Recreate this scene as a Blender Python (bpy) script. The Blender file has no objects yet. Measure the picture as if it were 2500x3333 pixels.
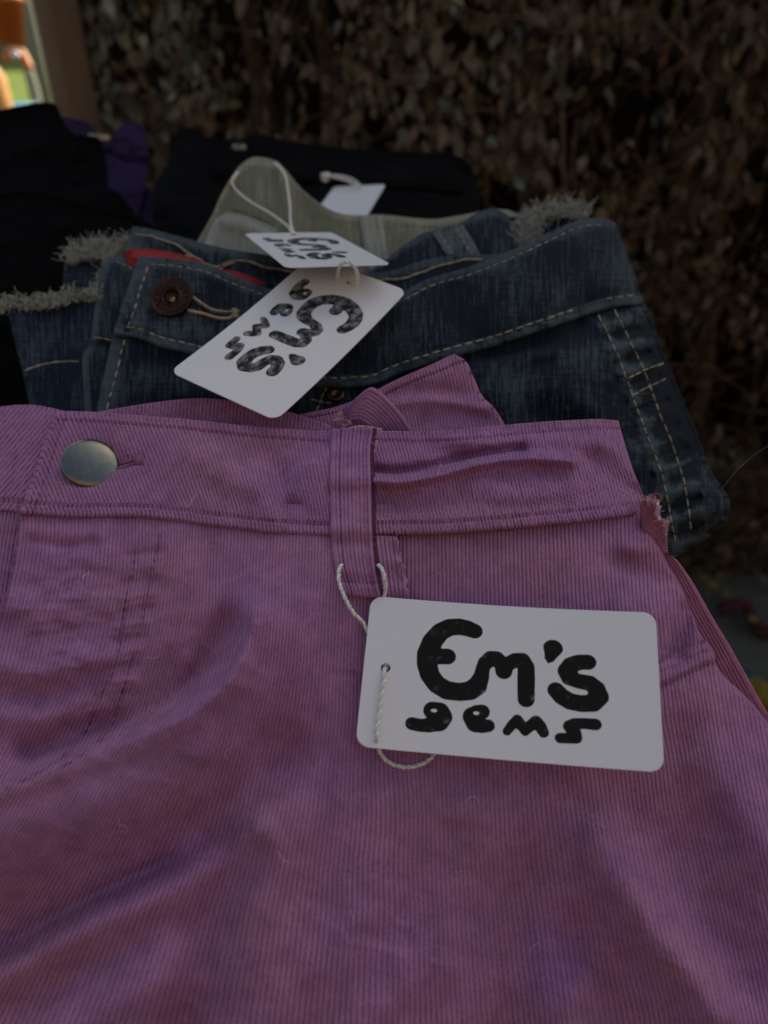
import bpy, math, random
import numpy as np
from mathutils import Vector, Matrix, noise as mnoise

random.seed(7)
rng = np.random.default_rng(7)
S = bpy.context.scene
COL = S.collection

# ------------------------------------------------------------------ camera, sky, sun, exposure
CAMZ = 1.10
PITCH = math.radians(34.0)
F = 2407.0                      # focal length in units of the 2500 x 3333 frame
cam_d = bpy.data.cameras.new('camera')
cam_d.sensor_fit = 'VERTICAL'
cam_d.sensor_height = 36.0
cam_d.sensor_width = 27.0
cam_d.lens = 36.0 * F / 3333.0
cam_d.clip_start = 0.01
cam_d.clip_end = 400
cam_d.dof.use_dof = True
cam_d.dof.focus_distance = 0.265
cam_d.dof.aperture_fstop = 7.0
cam_d.dof.aperture_blades = 7
cam = bpy.data.objects.new('camera', cam_d)
COL.objects.link(cam)
cam.location = (0, 0, CAMZ)
cam.rotation_euler = (math.radians(90) - PITCH, 0, 0)
S.camera = cam

SUN_EL = math.radians(40)
SUN_AZ = math.radians(28)       # from behind the hedge, towards +Y, a little to +X
world = bpy.data.worlds.new('World')
S.world = world
world.use_nodes = True
wn = world.node_tree.nodes
wl = world.node_tree.links
bg = wn['Background']
sky = wn.new('ShaderNodeTexSky')
sky.sky_type = 'NISHITA'
sky.sun_disc = False
sky.sun_elevation = SUN_EL
sky.sun_rotation = SUN_AZ
sky.dust_density = 3.0
sky.air_density = 1.0
wl.new(sky.outputs[0], bg.inputs['Color'])
bg.inputs['Strength'].default_value = 0.10

sun_d = bpy.data.lights.new('sun', 'SUN')
sun_d.energy = 3.0
sun_d.angle = math.radians(0.5)
sun_d.color = (1.0, 0.93, 0.82)
sun = bpy.data.objects.new('sun', sun_d)
COL.objects.link(sun)
sd = Vector((math.sin(SUN_AZ) * math.cos(SUN_EL), math.cos(SUN_AZ) * math.cos(SUN_EL), math.sin(SUN_EL)))
sun.rotation_euler = sd.to_track_quat('Z', 'Y').to_euler()
sun.location = (0, 0, 6)

S.view_settings.view_transform = 'Standard'
S.view_settings.look = 'None'
S.view_settings.gamma = 1.0
S.view_settings.use_curve_mapping = False
S.view_settings.exposure = 0.73
S.view_settings.use_white_balance = True       # the camera's own white balance, set for open shade
S.view_settings.white_balance_temperature = 7200
S.view_settings.white_balance_tint = 4
S.render.engine = 'CYCLES'
S.cycles.max_bounces = 6
S.cycles.use_denoising = True

# ------------------------------------------------------------------ geometry helpers
CC = np.array([0, 0, CAMZ])
AR = np.array([1.0, 0, 0])
AF = np.array([0, math.cos(PITCH), -math.sin(PITCH)])
AU = np.array([0, math.sin(PITCH), math.cos(PITCH)])


def P(x, y, z):
    x, y, z = np.broadcast_arrays(np.asarray(x, float), np.asarray(y, float), np.asarray(z, float))
    a = (x - 1250.0) / F * z
    b = (1666.5 - y) / F * z
    return CC + a[..., None] * AR + b[..., None] * AU + z[..., None] * AF


def gdepth(y, h=0.0):
    return (CAMZ - h) / (math.sin(PITCH) + (y - 1666.5) / F * math.cos(PITCH))


def cs(xs, ys):
    """smooth 1-D curve through points (Catmull-Rom / Hermite)"""
    xs = np.asarray(xs, float); ys = np.asarray(ys, float)
    m = np.gradient(ys, xs)
    def f(x):
        x = np.asarray(x, float)
        xc = np.clip(x, xs[0], xs[-1])
        i = np.clip(np.searchsorted(xs, xc) - 1, 0, len(xs) - 2)
        h = xs[i + 1] - xs[i]
        t = (xc - xs[i]) / h
        v = ((2*t**3 - 3*t**2 + 1) * ys[i] + (t**3 - 2*t**2 + t) * h * m[i]
             + (-2*t**3 + 3*t**2) * ys[i+1] + (t**3 - t**2) * h * m[i+1])
        return v + np.where(x < xs[0], (x - xs[0]) * m[0], 0) + np.where(x > xs[-1], (x - xs[-1]) * m[-1], 0)
    return f


def crom(pts, n, smooth=True):
    """n points evenly spaced by arc length along a smooth curve through pts"""
    p = np.asarray(pts, float)
    if len(p) == 2 or not smooth:
        d = p
    else:
        q = np.vstack([2*p[0]-p[1], p, 2*p[-1]-p[-2]])
        out = []
        for i in range(1, len(q) - 2):
            t = np.linspace(0, 1, 24, endpoint=False)[:, None]
            a, b, c, e = q[i-1], q[i], q[i+1], q[i+2]
            out.append(0.5*((2*b) + (-a+c)*t + (2*a-5*b+4*c-e)*t**2 + (-a+3*b-3*c+e)*t**3))
        d = np.vstack(out + [p[-1:]])
    s = np.concatenate([[0], np.cumsum(np.linalg.norm(np.diff(d, axis=0), axis=1))])
    u = np.linspace(0, s[-1], n)
    return np.stack([np.interp(u, s, d[:, k]) for k in range(d.shape[1])], 1)


def coons(top, bot, left, right, m, n):
    """m rows, n columns; curves in frame units, top/bot run +x, left/right run down"""
    T, B = crom(top, n), crom(bot, n)
    L, R = crom(left, m), crom(right, m)
    s = np.linspace(0, 1, n)[None, :, None]
    t = np.linspace(0, 1, m)[:, None, None]
    ruled1 = (1-t)*T[None] + t*B[None]
    ruled2 = (1-s)*L[:, None] + s*R[:, None]
    c00, c10, c01, c11 = (T[0]+L[0])/2, (T[-1]+R[0])/2, (B[0]+L[-1])/2, (B[-1]+R[-1])/2
    bil = (1-s)*(1-t)*c00 + s*(1-t)*c10 + (1-s)*t*c01 + s*t*c11
    q = ruled1 + ruled2 - bil
    return q[..., 0], q[..., 1]


def seg_dist(X, Y, pts):
    pts = np.asarray(pts, float)
    best = np.full(X.shape, 1e9)
    for (x0, y0), (x1, y1) in zip(pts[:-1, :2], pts[1:, :2]):
        dx, dy = x1-x0, y1-y0
        t = np.clip(((X-x0)*dx + (Y-y0)*dy) / (dx*dx + dy*dy + 1e-9), 0, 1)
        best = np.minimum(best, np.hypot(X-x0-t*dx, Y-y0-t*dy))
    return best


def folds(X, Y, lst):
    """sum of ridges; each (points, sigma, height in mm); + is towards the viewer"""
    out = np.zeros(X.shape)
    for pts, sg, amp in lst:
        pp = crom(pts, max(3, 4*len(pts)))
        out += amp * np.exp(-(seg_dist(X, Y, pp) / sg) ** 2 / 2)
    return out * 1e-3


# value noise in numpy (smooth, vectorised)
_tab = rng.random((256, 256))
def vnoise(x, y, seed=0):
    x = np.asarray(x, float) + seed*17.3; y = np.asarray(y, float) + seed*31.7
    xi = np.floor(x).astype(int); yi = np.floor(y).astype(int)
    fx = x-xi; fy = y-yi
    fx = fx*fx*(3-2*fx); fy = fy*fy*(3-2*fy)
    a = _tab[xi % 256, yi % 256]; b = _tab[(xi+1) % 256, yi % 256]
    c = _tab[xi % 256, (yi+1) % 256]; d = _tab[(xi+1) % 256, (yi+1) % 256]
    return (a*(1-fx)+b*fx)*(1-fy) + (c*(1-fx)+d*fx)*fy - 0.5


def fbm(x, y, o=3, seed=0):
    return sum(vnoise(x*2**k, y*2**k, seed+k) / 2**k for k in range(o))


def mesh_obj(name, co, faces, mat, parent=None, smooth=True, uv=None, attrs=None, col=None):
    co = np.asarray(co, float)
    faces = np.asarray(faces, int)
    me = bpy.data.meshes.new(name)
    k = faces.shape[1]
    me.vertices.add(len(co)); me.vertices.foreach_set('co', co.ravel())
    me.loops.add(faces.size); me.loops.foreach_set('vertex_index', faces.ravel().astype(np.int32))
    me.polygons.add(len(faces))
    me.polygons.foreach_set('loop_start', np.arange(0, faces.size, k, dtype=np.int32))
    me.polygons.foreach_set('loop_total', np.full(len(faces), k, dtype=np.int32))
    if smooth:
        me.polygons.foreach_set('use_smooth', np.ones(len(faces), bool))
    me.update(calc_edges=True)
    if uv is not None:
        l = me.uv_layers.new(name='UVMap')
        l.data.foreach_set('uv', np.asarray(uv, np.float32)[faces.ravel()].ravel())
    for an, av in (attrs or {}).items():
        a = me.attributes.new(an, 'FLOAT', 'POINT')
        a.data.foreach_set('value', np.asarray(av, np.float32).ravel())
    me.materials.append(mat)
    me.validate()
    o = bpy.data.objects.new(name, me)
    COL.objects.link(o)
    if parent is not None:
        o.parent = parent
        o.matrix_parent_inverse = parent_inv(parent)
    return o


def parent_inv(p):
    m = Matrix.Identity(4)
    chain = []
    while p is not None:
        chain.append(p); p = p.parent
    for q in reversed(chain):
        m = m @ q.matrix_parent_inverse @ q.matrix_basis
    return m.inverted()


def thing(name, label, cat, loc, group=None):
    o = bpy.data.objects.new(name, None)
    COL.objects.link(o)
    o.location = Vector([float(c) for c in loc])
    o.empty_display_size = 0.05
    o['label'] = label; o['category'] = cat
    if group: o['group'] = group
    return o


def tag_(o, label, cat, group=None):
    o['label'] = label; o['category'] = cat
    if group: o['group'] = group
    return o


def nrm(v):
    return v / (np.linalg.norm(v, axis=-1, keepdims=True) + 1e-12)


def sheet(name, X, Y, Z, mat, parent, rim='tblr', r=0.0009, uv=None, attrs=None, keep=None, inward=0.004):
    """cloth sheet: grid in frame units with real depth, edges rolled round to a second ply"""
    pts = P(X, Y, Z)
    m, n = X.shape
    U = (X if uv is None else uv[0]); V = (Y if uv is None else uv[1])
    A = {k: np.broadcast_to(v, X.shape) for k, v in (attrs or {}).items()}
    if 'pile' in A:
        fz = vnoise(X/4.3, Y/6.1, 41) + .6*vnoise(X/2.6, Y/3.4, 43)
        A['pile'] = np.clip(A['pile'] + fz*.55*(1.15-A['pile']), 0, 1)
        pts = pts + nrm(pts-CC)*(fz*.00016)[..., None]
    phis = np.radians([35, 70, 105, 140, 180])
    def padrows(p, arrs, first):
        e = p[0] if first else p[-1]
        k = min(5, p.shape[0]-1)
        inn = p[k] if first else p[-1-k]
        out = nrm(e - inn)
        view = nrm(e - CC)
        out = nrm(out - view * np.sum(out*view, -1, keepdims=True))
        rows = [e + out*r*math.sin(f) + view*r*(1-math.cos(f)) for f in phis]
        rows.append(e - out*inward + view*2*r)
        rows = np.array(rows)
        if first:
            p = np.concatenate([rows[::-1], p]); arrs = [np.concatenate([np.repeat(a[:1], 6, 0), a]) for a in arrs]
        else:
            p = np.concatenate([p, rows]); arrs = [np.concatenate([a, np.repeat(a[-1:], 6, 0)]) for a in arrs]
        return p, arrs
    arrs = [np.asarray(U, float), np.asarray(V, float)] + list(A.values())
    kp = np.ones((m, n)) if keep is None else keep.astype(float)
    arrs.append(kp)
    if 't' in rim: pts, arrs = padrows(pts, arrs, True)
    if 'b' in rim: pts, arrs = padrows(pts, arrs, False)
    def tr(p, a): return np.swapaxes(p, 0, 1), [x.T for x in a]
    if 'l' in rim or 'r' in rim:
        pts, arrs = tr(pts, arrs)
        if 'l' in rim: pts, arrs = padrows(pts, arrs, True)
        if 'r' in rim: pts, arrs = padrows(pts, arrs, False)
        pts, arrs = tr(pts, arrs)
    m, n = arrs[0].shape
    idx = np.arange(m*n).reshape(m, n)
    f = np.stack([idx[:-1, :-1], idx[1:, :-1], idx[1:, 1:], idx[:-1, 1:]], -1).reshape(-1, 4)
    kf = arrs[-1].ravel() > 0.5
    f = f[kf[f].all(1)]
    co = pts.reshape(-1, 3)
    used = np.unique(f); remap = -np.ones(len(co), int); remap[used] = np.arange(len(used))
    f = remap[f]; co = co[used]
    uvs = np.stack([arrs[0].ravel()[used], arrs[1].ravel()[used]], 1) * 0.1
    at = {k: arrs[2+i].ravel()[used] for i, k in enumerate(A)}
    return mesh_obj(name, co, f, mat, parent, uv=uvs, attrs=at)


def tube_arrays(path, rad, sides=6, cap=True):
    path = np.asarray(path, float)
    n = len(path)
    rad = np.broadcast_to(np.asarray(rad, float), (n,))
    tan = nrm(np.gradient(path, axis=0))
    ref = np.array([0.31, 0.17, 0.93])
    a = nrm(np.cross(tan, ref)); b = np.cross(tan, a)
    th = np.linspace(0, 2*math.pi, sides, endpoint=False)
    ring = path[:, None] + rad[:, None, None]*(np.cos(th)[None, :, None]*a[:, None] + np.sin(th)[None, :, None]*b[:, None])
    co = ring.reshape(-1, 3)
    i = np.arange(n-1)[:, None]*sides; j = np.arange(sides)[None]
    j2 = (j+1) % sides
    f = np.stack([i+j, i+j2, i+sides+j2, i+sides+j], -1).reshape(-1, 4)
    if cap:
        c0 = len(co)
        co = np.vstack([co, path[0], path[-1]])
        j = np.arange(sides); j2 = (j+1) % sides
        f = np.vstack([f, np.stack([np.full(sides, c0), j2, j, j], -1), np.stack([np.full(sides, c0+1), (n-1)*sides+j, (n-1)*sides+j2, (n-1)*sides+j2], -1)])
    return co, f


class Acc:
    """collects shapes into ONE mesh (quads, triangles as degenerate quads are split off)"""
    def __init__(s): s.co = []; s.f = []; s.n = 0; s.at = []
    def add(s, co, f, val=0.0):
        s.co.append(co); s.f.append(np.asarray(f)+s.n); s.n += len(co); s.at.append(np.full(len(co), val))
    def build(s, name, mat, parent=None, smooth=True, kind=None):
        co = np.vstack(s.co); f = np.vstack(s.f)
        tri = f[:, 2] == f[:, 3]
        q = f[~tri]; t = f[tri][:, :3]
        t = np.vstack([t, q[:, [0, 1, 2]], q[:, [0, 2, 3]]])
        o = mesh_obj(name, co, t, mat, parent, smooth, attrs={'vary': np.concatenate(s.at)})
        if kind: o['kind'] = kind
        return o


def tube(name, path, rad, mat, parent=None, sides=8):
    a = Acc(); a.add(*tube_arrays(path, rad, sides)); return a.build(name, mat, parent)


def cord(name, pts, mat, parent, r=0.00042, lay=0.0032, closed=False):
    """two-ply twisted string through world points"""
    base = crom(pts, 10)
    L = np.sum(np.linalg.norm(np.diff(crom(pts, 200), axis=0), axis=1))
    n = max(40, int(L / lay * 10))
    c = crom(pts, n)
    tan = nrm(np.gradient(c, axis=0))
    a_ = nrm(np.cross(tan, np.array([0.2, -0.5, 0.84]))); b_ = np.cross(tan, a_)
    ph = np.linspace(0, L/lay*2*math.pi, n)
    acc = Acc()
    for k in range(2):
        off = np.cos(ph+k*math.pi)[:, None]*a_ + np.sin(ph+k*math.pi)[:, None]*b_
        co, f = tube_arrays(c + off*r*0.75, r, 6)
        acc.add(co, f, k)
    return acc.build(name, mat, parent)


def lathe_arrays(profile, centre, normal, up=None, seg=48):
    nvec = nrm(np.asarray(normal, float))
    u = np.array(up if up is not None else [1.0, 0, 0]); u = nrm(u - nvec*np.dot(u, nvec)); v = np.cross(nvec, u)
    th = np.linspace(0, 2*math.pi, seg, endpoint=False)
    co = []
    for rr, hh in profile:
        co.append(centre + rr*(np.cos(th)[:, None]*u + np.sin(th)[:, None]*v) + hh*nvec)
    co = np.vstack(co)
    n = len(profile)
    i = np.arange(n-1)[:, None]*seg; j = np.arange(seg)[None]; j2 = (j+1) % seg
    f = np.stack([i+j, i+j2, i+seg+j2, i+seg+j], -1).reshape(-1, 4)
    return co, f


def stitches(name, pts, zf, mat, parent, off=0.0004, length=25, gap=7, r=0.00032, jit=1.0):
    p = crom(pts, 400)
    s = np.concatenate([[0], np.cumsum(np.linalg.norm(np.diff(p, axis=0), axis=1))])
    acc = Acc()
    pos = 0
    while pos + length < s[-1]:
        l = length*random.uniform(.85, 1.1)
        u = np.linspace(pos, pos+l, 6)
        x = np.interp(u, s, p[:, 0]) + random.uniform(-jit, jit); y = np.interp(u, s, p[:, 1]) + random.uniform(-jit, jit)
        z = zf(x, y)
        dip = np.array([.0006, .0001, -.0001, -.0001, .0001, .0006])
        pp = P(x, y, z - off + dip)
        acc.add(*tube_arrays(pp, r*np.array([.5, .95, 1.1, 1.1, .95, .5]), 6), random.random())
        pos += l + gap
    return acc.build(name, mat, parent, kind='stuff')


def fray(name, pts, zf, mat, parent, n=500, length=0.009, up=(0, 1), spread=14, curl=1.0, r=0.00011):
    p = crom(pts, 300)
    acc = Acc()
    lens = length
    clump = [(random.randrange(300), random.gauss(0, .5), random.gauss(0, .35)) for _ in range(max(6, n//45))]
    for i in range(n):
        ck, cx_, cy_ = random.choice(clump)
        k = min(299, max(0, int(ck + random.gauss(0, 9)))) if random.random() < .7 else random.randrange(300)
        x = p[k, 0] + random.gauss(0, 3); y = p[k, 1] + random.uniform(-spread, spread)
        z = float(zf(np.array([x]), np.array([y]))[0]) - random.uniform(-.002, .0035)
        q = P(x, y, z)
        m = random.choice((7, 8, 9))
        d = AU*(up[1]+cy_+random.gauss(0, .35)) + AR*(up[0]+cx_+random.gauss(0, .4)) - AF*random.gauss(0.25, .35)
        d = nrm(d)
        L = lens*random.uniform(.35, 1.25)
        path = [q]
        ax = nrm(np.array([random.gauss(0, 1) for _ in range(3)]))
        w = random.gauss(0, .75)*curl
        for j in range(m):
            d = nrm(d + np.cross(ax, d)*w + np.array([random.gauss(0, .12) for _ in range(3)]))
            q = q + d*L/m
            path.append(q)
        acc.add(*tube_arrays(np.array(path), r*random.uniform(.7, 1.5), 4, cap=False), random.random())
    return acc.build(name, mat, parent, kind='stuff')


def box_arrays(lo, hi, rot=None, c=None):
    lo = np.array(lo, float); hi = np.array(hi, float)
    co = np.array([[x, y, z] for x in (lo[0], hi[0]) for y in (lo[1], hi[1]) for z in (lo[2], hi[2])])
    f = np.array([[0, 1, 3, 2], [4, 6, 7, 5], [0, 4, 5, 1], [2, 3, 7, 6], [0, 2, 6, 4], [1, 5, 7, 3]])
    if rot is not None:
        co = (co - c) @ np.array(rot).T + c
    return co, f


def bevel(o, w, seg=2):
    m = o.modifiers.new('bevel', 'BEVEL'); m.width = w; m.segments = seg
    return o

# ------------------------------------------------------------------ materials
def new_mat(name):
    m = bpy.data.materials.new(name); m.use_nodes = True
    nt = m.node_tree
    return m, nt, nt.nodes['Principled BSDF']


def N(nt, t, **kw):
    n = nt.nodes.new(t)
    for k, v in kw.items():
        if k in n.inputs.keys() if hasattr(n.inputs, 'keys') else False:
            n.inputs[k].default_value = v
        else:
            setattr(n, k, v)
    return n


def noise_(nt, vec, scale, detail=3, rough=.5):
    n = nt.nodes.new('ShaderNodeTexNoise')
    n.inputs['Scale'].default_value = scale; n.inputs['Detail'].default_value = detail; n.inputs['Roughness'].default_value = rough
    if vec is not None: nt.links.new(vec, n.inputs['Vector'])
    return n.outputs['Fac']


def mapping(nt, out, scale=(1, 1, 1), rot=(0, 0, 0)):
    m = nt.nodes.new('ShaderNodeMapping')
    m.inputs['Scale'].default_value = scale; m.inputs['Rotation'].default_value = rot
    nt.links.new(out, m.inputs['Vector'])
    return m.outputs['Vector']


def ramp(nt, fac, stops):
    r = nt.nodes.new('ShaderNodeValToRGB')
    e = r.color_ramp.elements
    while len(e) < len(stops): e.new(.5)
    for i, (p, c) in enumerate(stops):
        e[i].position = p; e[i].color = (*c, 1) if len(c) == 3 else c
    nt.links.new(fac, r.inputs['Fac'])
    return r.outputs['Color']


def mix(nt, fac, a, b, mode='MIX'):
    m = nt.nodes.new('ShaderNodeMix'); m.data_type = 'RGBA'; m.blend_type = mode
    for s, v in ((m.inputs['Factor'], fac), (m.inputs['A'], a), (m.inputs['B'], b)):
        if isinstance(v, (int, float)): s.default_value = v
        elif isinstance(v, tuple): s.default_value = (*v, 1) if len(v) == 3 else v
        else: nt.links.new(v, s)
    return m.outputs['Result']


def math_(nt, op, a, b=None, c=None, clamp=False):
    m = nt.nodes.new('ShaderNodeMath'); m.operation = op; m.use_clamp = clamp
    for i, v in enumerate((a, b, c)):
        if v is None: continue
        if isinstance(v, (int, float)): m.inputs[i].default_value = v
        else: nt.links.new(v, m.inputs[i])
    return m.outputs[0]


def attr(nt, name):
    a = nt.nodes.new('ShaderNodeAttribute'); a.attribute_name = name
    return a.outputs['Fac']


def bump(nt, h, strength, dist, bsdf, prev=None):
    b = nt.nodes.new('ShaderNodeBump')
    b.inputs['Strength'].default_value = strength; b.inputs['Distance'].default_value = dist
    nt.links.new(h, b.inputs['Height'])
    if prev is not None: nt.links.new(prev, b.inputs['Normal'])
    nt.links.new(b.outputs['Normal'], bsdf.inputs['Normal'])
    return b.outputs['Normal']


def smooth_mat(name, colour, rough=.8, var=.15, scale=30, sheen=0.0, metal=0.0):
    m, nt, b = new_mat(name)
    tc = nt.nodes.new('ShaderNodeTexCoord').outputs['Object']
    n = noise_(nt, tc, scale, 4)
    c0 = tuple(c*(1-var) for c in colour); c1 = tuple(min(1, c*(1+var)) for c in colour)
    nt.links.new(ramp(nt, n, [(.3, c0), (.7, c1)]), b.inputs['Base Color'])
    b.inputs['Roughness'].default_value = rough
    if rough > .85: b.inputs['Specular IOR Level'].default_value = .06
    b.inputs['Metallic'].default_value = metal
    if sheen: b.inputs['Sheen Weight'].default_value = sheen
    return m


def corduroy(name, c1, c2, c3, ground):
    m, nt, b = new_mat(name)
    tc = nt.nodes.new('ShaderNodeTexCoord').outputs['Object']
    big = noise_(nt, tc, 22, 2, .45)
    col = ramp(nt, big, [(.32, c1), (.5, c2), (.68, c3)])
    mid = noise_(nt, tc, 160, 3)
    col = mix(nt, 1.0, col, ramp(nt, mid, [(.3, (.84, .84, .86)), (.7, (1.1, 1.1, 1.08))]), 'MULTIPLY')
    fine = noise_(nt, tc, 2600, 2)
    col = mix(nt, 1.0, col, ramp(nt, fine, [(.3, (.80, .79, .80)), (.7, (1.16, 1.16, 1.16))]), 'MULTIPLY')
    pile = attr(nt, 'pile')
    col = mix(nt, ramp(nt, pile, [(.12, (0, 0, 0)), (.88, (1, 1, 1))]), ground, col)  # furrow shade painted into the colour, over a darker ground weave
    nt.links.new(col, b.inputs['Base Color'])
    b.inputs['Roughness'].default_value = .95
    b.inputs['Specular IOR Level'].default_value = .15
    b.inputs['Sheen Weight'].default_value = .05
    b.inputs['Sheen Roughness'].default_value = .45
    b.inputs['Sheen Tint'].default_value = (.86, .72, .95, 1)
    bump(nt, fine, .5, .0004, b)
    return m


def denim(name, dark, light, amount=.5, thread=(.075, .085, .08)):
    m, nt, b = new_mat(name)
    uv = nt.nodes.new('ShaderNodeUVMap').outputs['UV']
    warp = noise_(nt, mapping(nt, uv, (1.1, .09, 1)), 1.0, 3, .6)       # slubs running down the cloth
    weft = noise_(nt, mapping(nt, uv, (.10, 1.3, 1)), 1.0, 3, .6)
    fine = noise_(nt, mapping(nt, uv, (2.4, .5, 1)), 1.0, 3, .7)
    big = noise_(nt, mapping(nt, uv, (.07, .05, 1)), 1.0, 3)
    w = math_(nt, 'ADD', math_(nt, 'MULTIPLY', warp, .95), math_(nt, 'MULTIPLY', weft, .30))
    w = math_(nt, 'ADD', w, math_(nt, 'MULTIPLY', fine, .45))
    w = math_(nt, 'ADD', w, math_(nt, 'MULTIPLY', big, .55))
    w = math_(nt, 'ADD', w, math_(nt, 'MULTIPLY', math_(nt, 'MULTIPLY', attr(nt, 'wear'), math_(nt, 'ADD', weft, .35)), .42))
    lo = 1.24 - amount*.26
    w = math_(nt, 'MULTIPLY', math_(nt, 'SUBTRACT', w, lo), 2.6, clamp=True)
    col = ramp(nt, w, [(0.0, dark), (.35, tuple(d*.55+l*.45 for d, l in zip(dark, light))), (1.0, light)])
    tw = nt.nodes.new('ShaderNodeTexWave'); tw.wave_type = 'BANDS'; tw.bands_direction = 'DIAGONAL'
    tw.inputs['Scale'].default_value = .95; tw.inputs['Distortion'].default_value = .6; tw.inputs['Detail'].default_value = 1
    nt.links.new(uv, tw.inputs['Vector'])
    speck = noise_(nt, mapping(nt, uv, (3.2, 3.2, 1)), 1.0, 2, .7)
    col = mix(nt, math_(nt, 'MULTIPLY', ramp(nt, speck, [(.60, (0, 0, 0)), (.75, (1, 1, 1))]), .45), col, thread)
    nt.links.new(col, b.inputs['Base Color'])
    b.inputs['Roughness'].default_value = .9
    b.inputs['Specular IOR Level'].default_value = .2
    b.inputs['Sheen Weight'].default_value = .03
    nrm_ = bump(nt, tw.outputs['Fac'], .35, .0003, b)
    bump(nt, w, .4, .0004, b, nrm_)
    return m


def fibre(name, a, bcol, rough=.85, sheen=.3):
    m, nt, b = new_mat(name)
    v = attr(nt, 'vary')
    nt.links.new(ramp(nt, v, [(0, a), (1, bcol)]), b.inputs['Base Color'])
    b.inputs['Roughness'].default_value = rough
    b.inputs['Sheen Weight'].default_value = sheen
    return m


M = {}
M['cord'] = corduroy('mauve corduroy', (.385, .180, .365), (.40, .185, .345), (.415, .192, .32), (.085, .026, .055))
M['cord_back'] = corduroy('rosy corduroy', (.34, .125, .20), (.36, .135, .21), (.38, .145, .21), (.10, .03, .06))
M['cord_edge'] = smooth_mat('mauve cut edge', (.46, .24, .32), .95, .2, 400, .4)
M['denim'] = denim('washed indigo denim', (.0032, .0075, .0165), (.058, .083, .096), .5)
M['denim_flap'] = denim('faded fly denim', (.006, .011, .018), (.115, .142, .142), .6)
M['denim_dark'] = denim('dark denim', (.004, .010, .024), (.055, .078, .098), .4)
M['khaki'] = denim('khaki twill', (.17, .17, .115), (.30, .30, .215), .6, (.30, .30, .22))
M['khaki_fade'] = denim('pale khaki twill', (.22, .225, .18), (.36, .37, .31), .7, (.36, .36, .3))
M['thread'] = fibre('tan thread', (.26, .20, .11), (.46, .37, .23))
M['thread_pale'] = fibre('pale thread', (.22, .21, .15), (.38, .36, .27))
M['thread_mauve'] = fibre('mauve thread', (.22, .08, .18), (.30, .12, .24))
M['lint'] = fibre('frayed cotton', (.14, .155, .125), (.50, .51, .43))
M['lint_pink'] = fibre('frayed mauve cotton', (.5, .24, .32), (.7, .42, .5))
M['string'] = fibre('white string', (.66, .64, .58), (.85, .84, .80), .6)
M['black'] = smooth_mat('black cloth', (.0014, .0014, .0016), .95, .3, 30)
M['black_soft'] = smooth_mat('charcoal cloth', (.0055, .0055, .0062), .9, .3, 25)
M['violet'] = smooth_mat('violet cloth', (.032, .020, .055), .9, .25, 20)
M['red'] = smooth_mat('red tape', (.30, .008, .012), .75, .12, 90)
M['wood'] = smooth_mat('brown timber', (.20, .125, .07), .8, .3, 8)
M['table'] = smooth_mat('dark table board', (.05, .035, .025), .6, .3, 12)

# copper and steel
def metal(name, col, rough, patina=None, scale=400):
    m, nt, b = new_mat(name)
    tc = nt.nodes.new('ShaderNodeTexCoord').outputs['Object']
    n = noise_(nt, tc, scale, 5, .65)
    nt.links.new(ramp(nt, n, [(.35, patina or tuple(c*.7 for c in col)), (.65, col)]), b.inputs['Base Color'])
    b.inputs['Metallic'].default_value = 1
    r = nt.nodes.new('ShaderNodeMapRange'); r.inputs[3].default_value = rough*.8; r.inputs[4].default_value = rough*1.25
    nt.links.new(n, r.inputs[0]); nt.links.new(r.outputs[0], b.inputs['Roughness'])
    bump(nt, n, .12, .0002, b)
    return m

M['steel'] = metal('brushed pewter', (.22, .215, .185), .30, (.17, .17, .145))
M['copper'] = metal('aged copper', (.085, .042, .028), .42, (.035, .020, .015), 700)
M['copper_hi'] = metal('rubbed copper', (.17, .085, .058), .40, (.09, .045, .03), 700)
M['brass'] = metal('dull brass', (.35, .28, .15), .35)
M['chrome'] = metal('chrome', (.9, .9, .9), .06, (.85, .85, .85), 20)


def card_mat(name, wear, grey, tint=(.80, .80, .81)):
    m, nt, b = new_mat(name)
    tc = nt.nodes.new('ShaderNodeTexCoord').outputs['Object']
    uv = nt.nodes.new('ShaderNodeUVMap').outputs['UV']
    paper = ramp(nt, noise_(nt, uv, 1.4, 5, .6), [(.3, tuple(c*.97 for c in tint)), (.7, tint)])
    sdf = attr(nt, 'ink')                                   # millimetres, below 0 is inside the printed letter
    wob = math_(nt, 'MULTIPLY', math_(nt, 'SUBTRACT', noise_(nt, uv, 1.6, 5, .75), .5), .28)
    d = math_(nt, 'ADD', sdf, wob)
    ink = math_(nt, 'SUBTRACT', .5, math_(nt, 'MULTIPLY', d, 14), clamp=True)
    blot = noise_(nt, uv, .33, 2, .5)
    speck = noise_(nt, uv, 3.4, 6, .8)
    # worn stamp: flecks where the pad did not reach, gathered in blots
    t = math_(nt, 'ADD', math_(nt, 'MULTIPLY', blot, .55), speck)
    gone = math_(nt, 'MULTIPLY', math_(nt, 'SUBTRACT', t, 1.02 - wear), 14, clamp=True)
    ink = math_(nt, 'MULTIPLY', ink, math_(nt, 'SUBTRACT', 1.0, math_(nt, 'MULTIPLY', gone, grey)))
    col = mix(nt, ink, paper, (.018, .016, .014))
    nt.links.new(col, b.inputs['Base Color'])
    b.inputs['Roughness'].default_value = .45
    nt.links.new(math_(nt, 'SUBTRACT', .4, math_(nt, 'MULTIPLY', ink, .34)), b.inputs['Specular IOR Level'])
    bump(nt, speck, .05, .0002, b)
    return m

M['card_a'] = card_mat('white card crisp stamp', .085, .8)
M['card_b'] = card_mat('white card worn stamp', .24, .38, (.80, .79, .78))
M['card_edge'] = smooth_mat('plain white card', (.80, .79, .80), .5, .02, 60)

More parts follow.
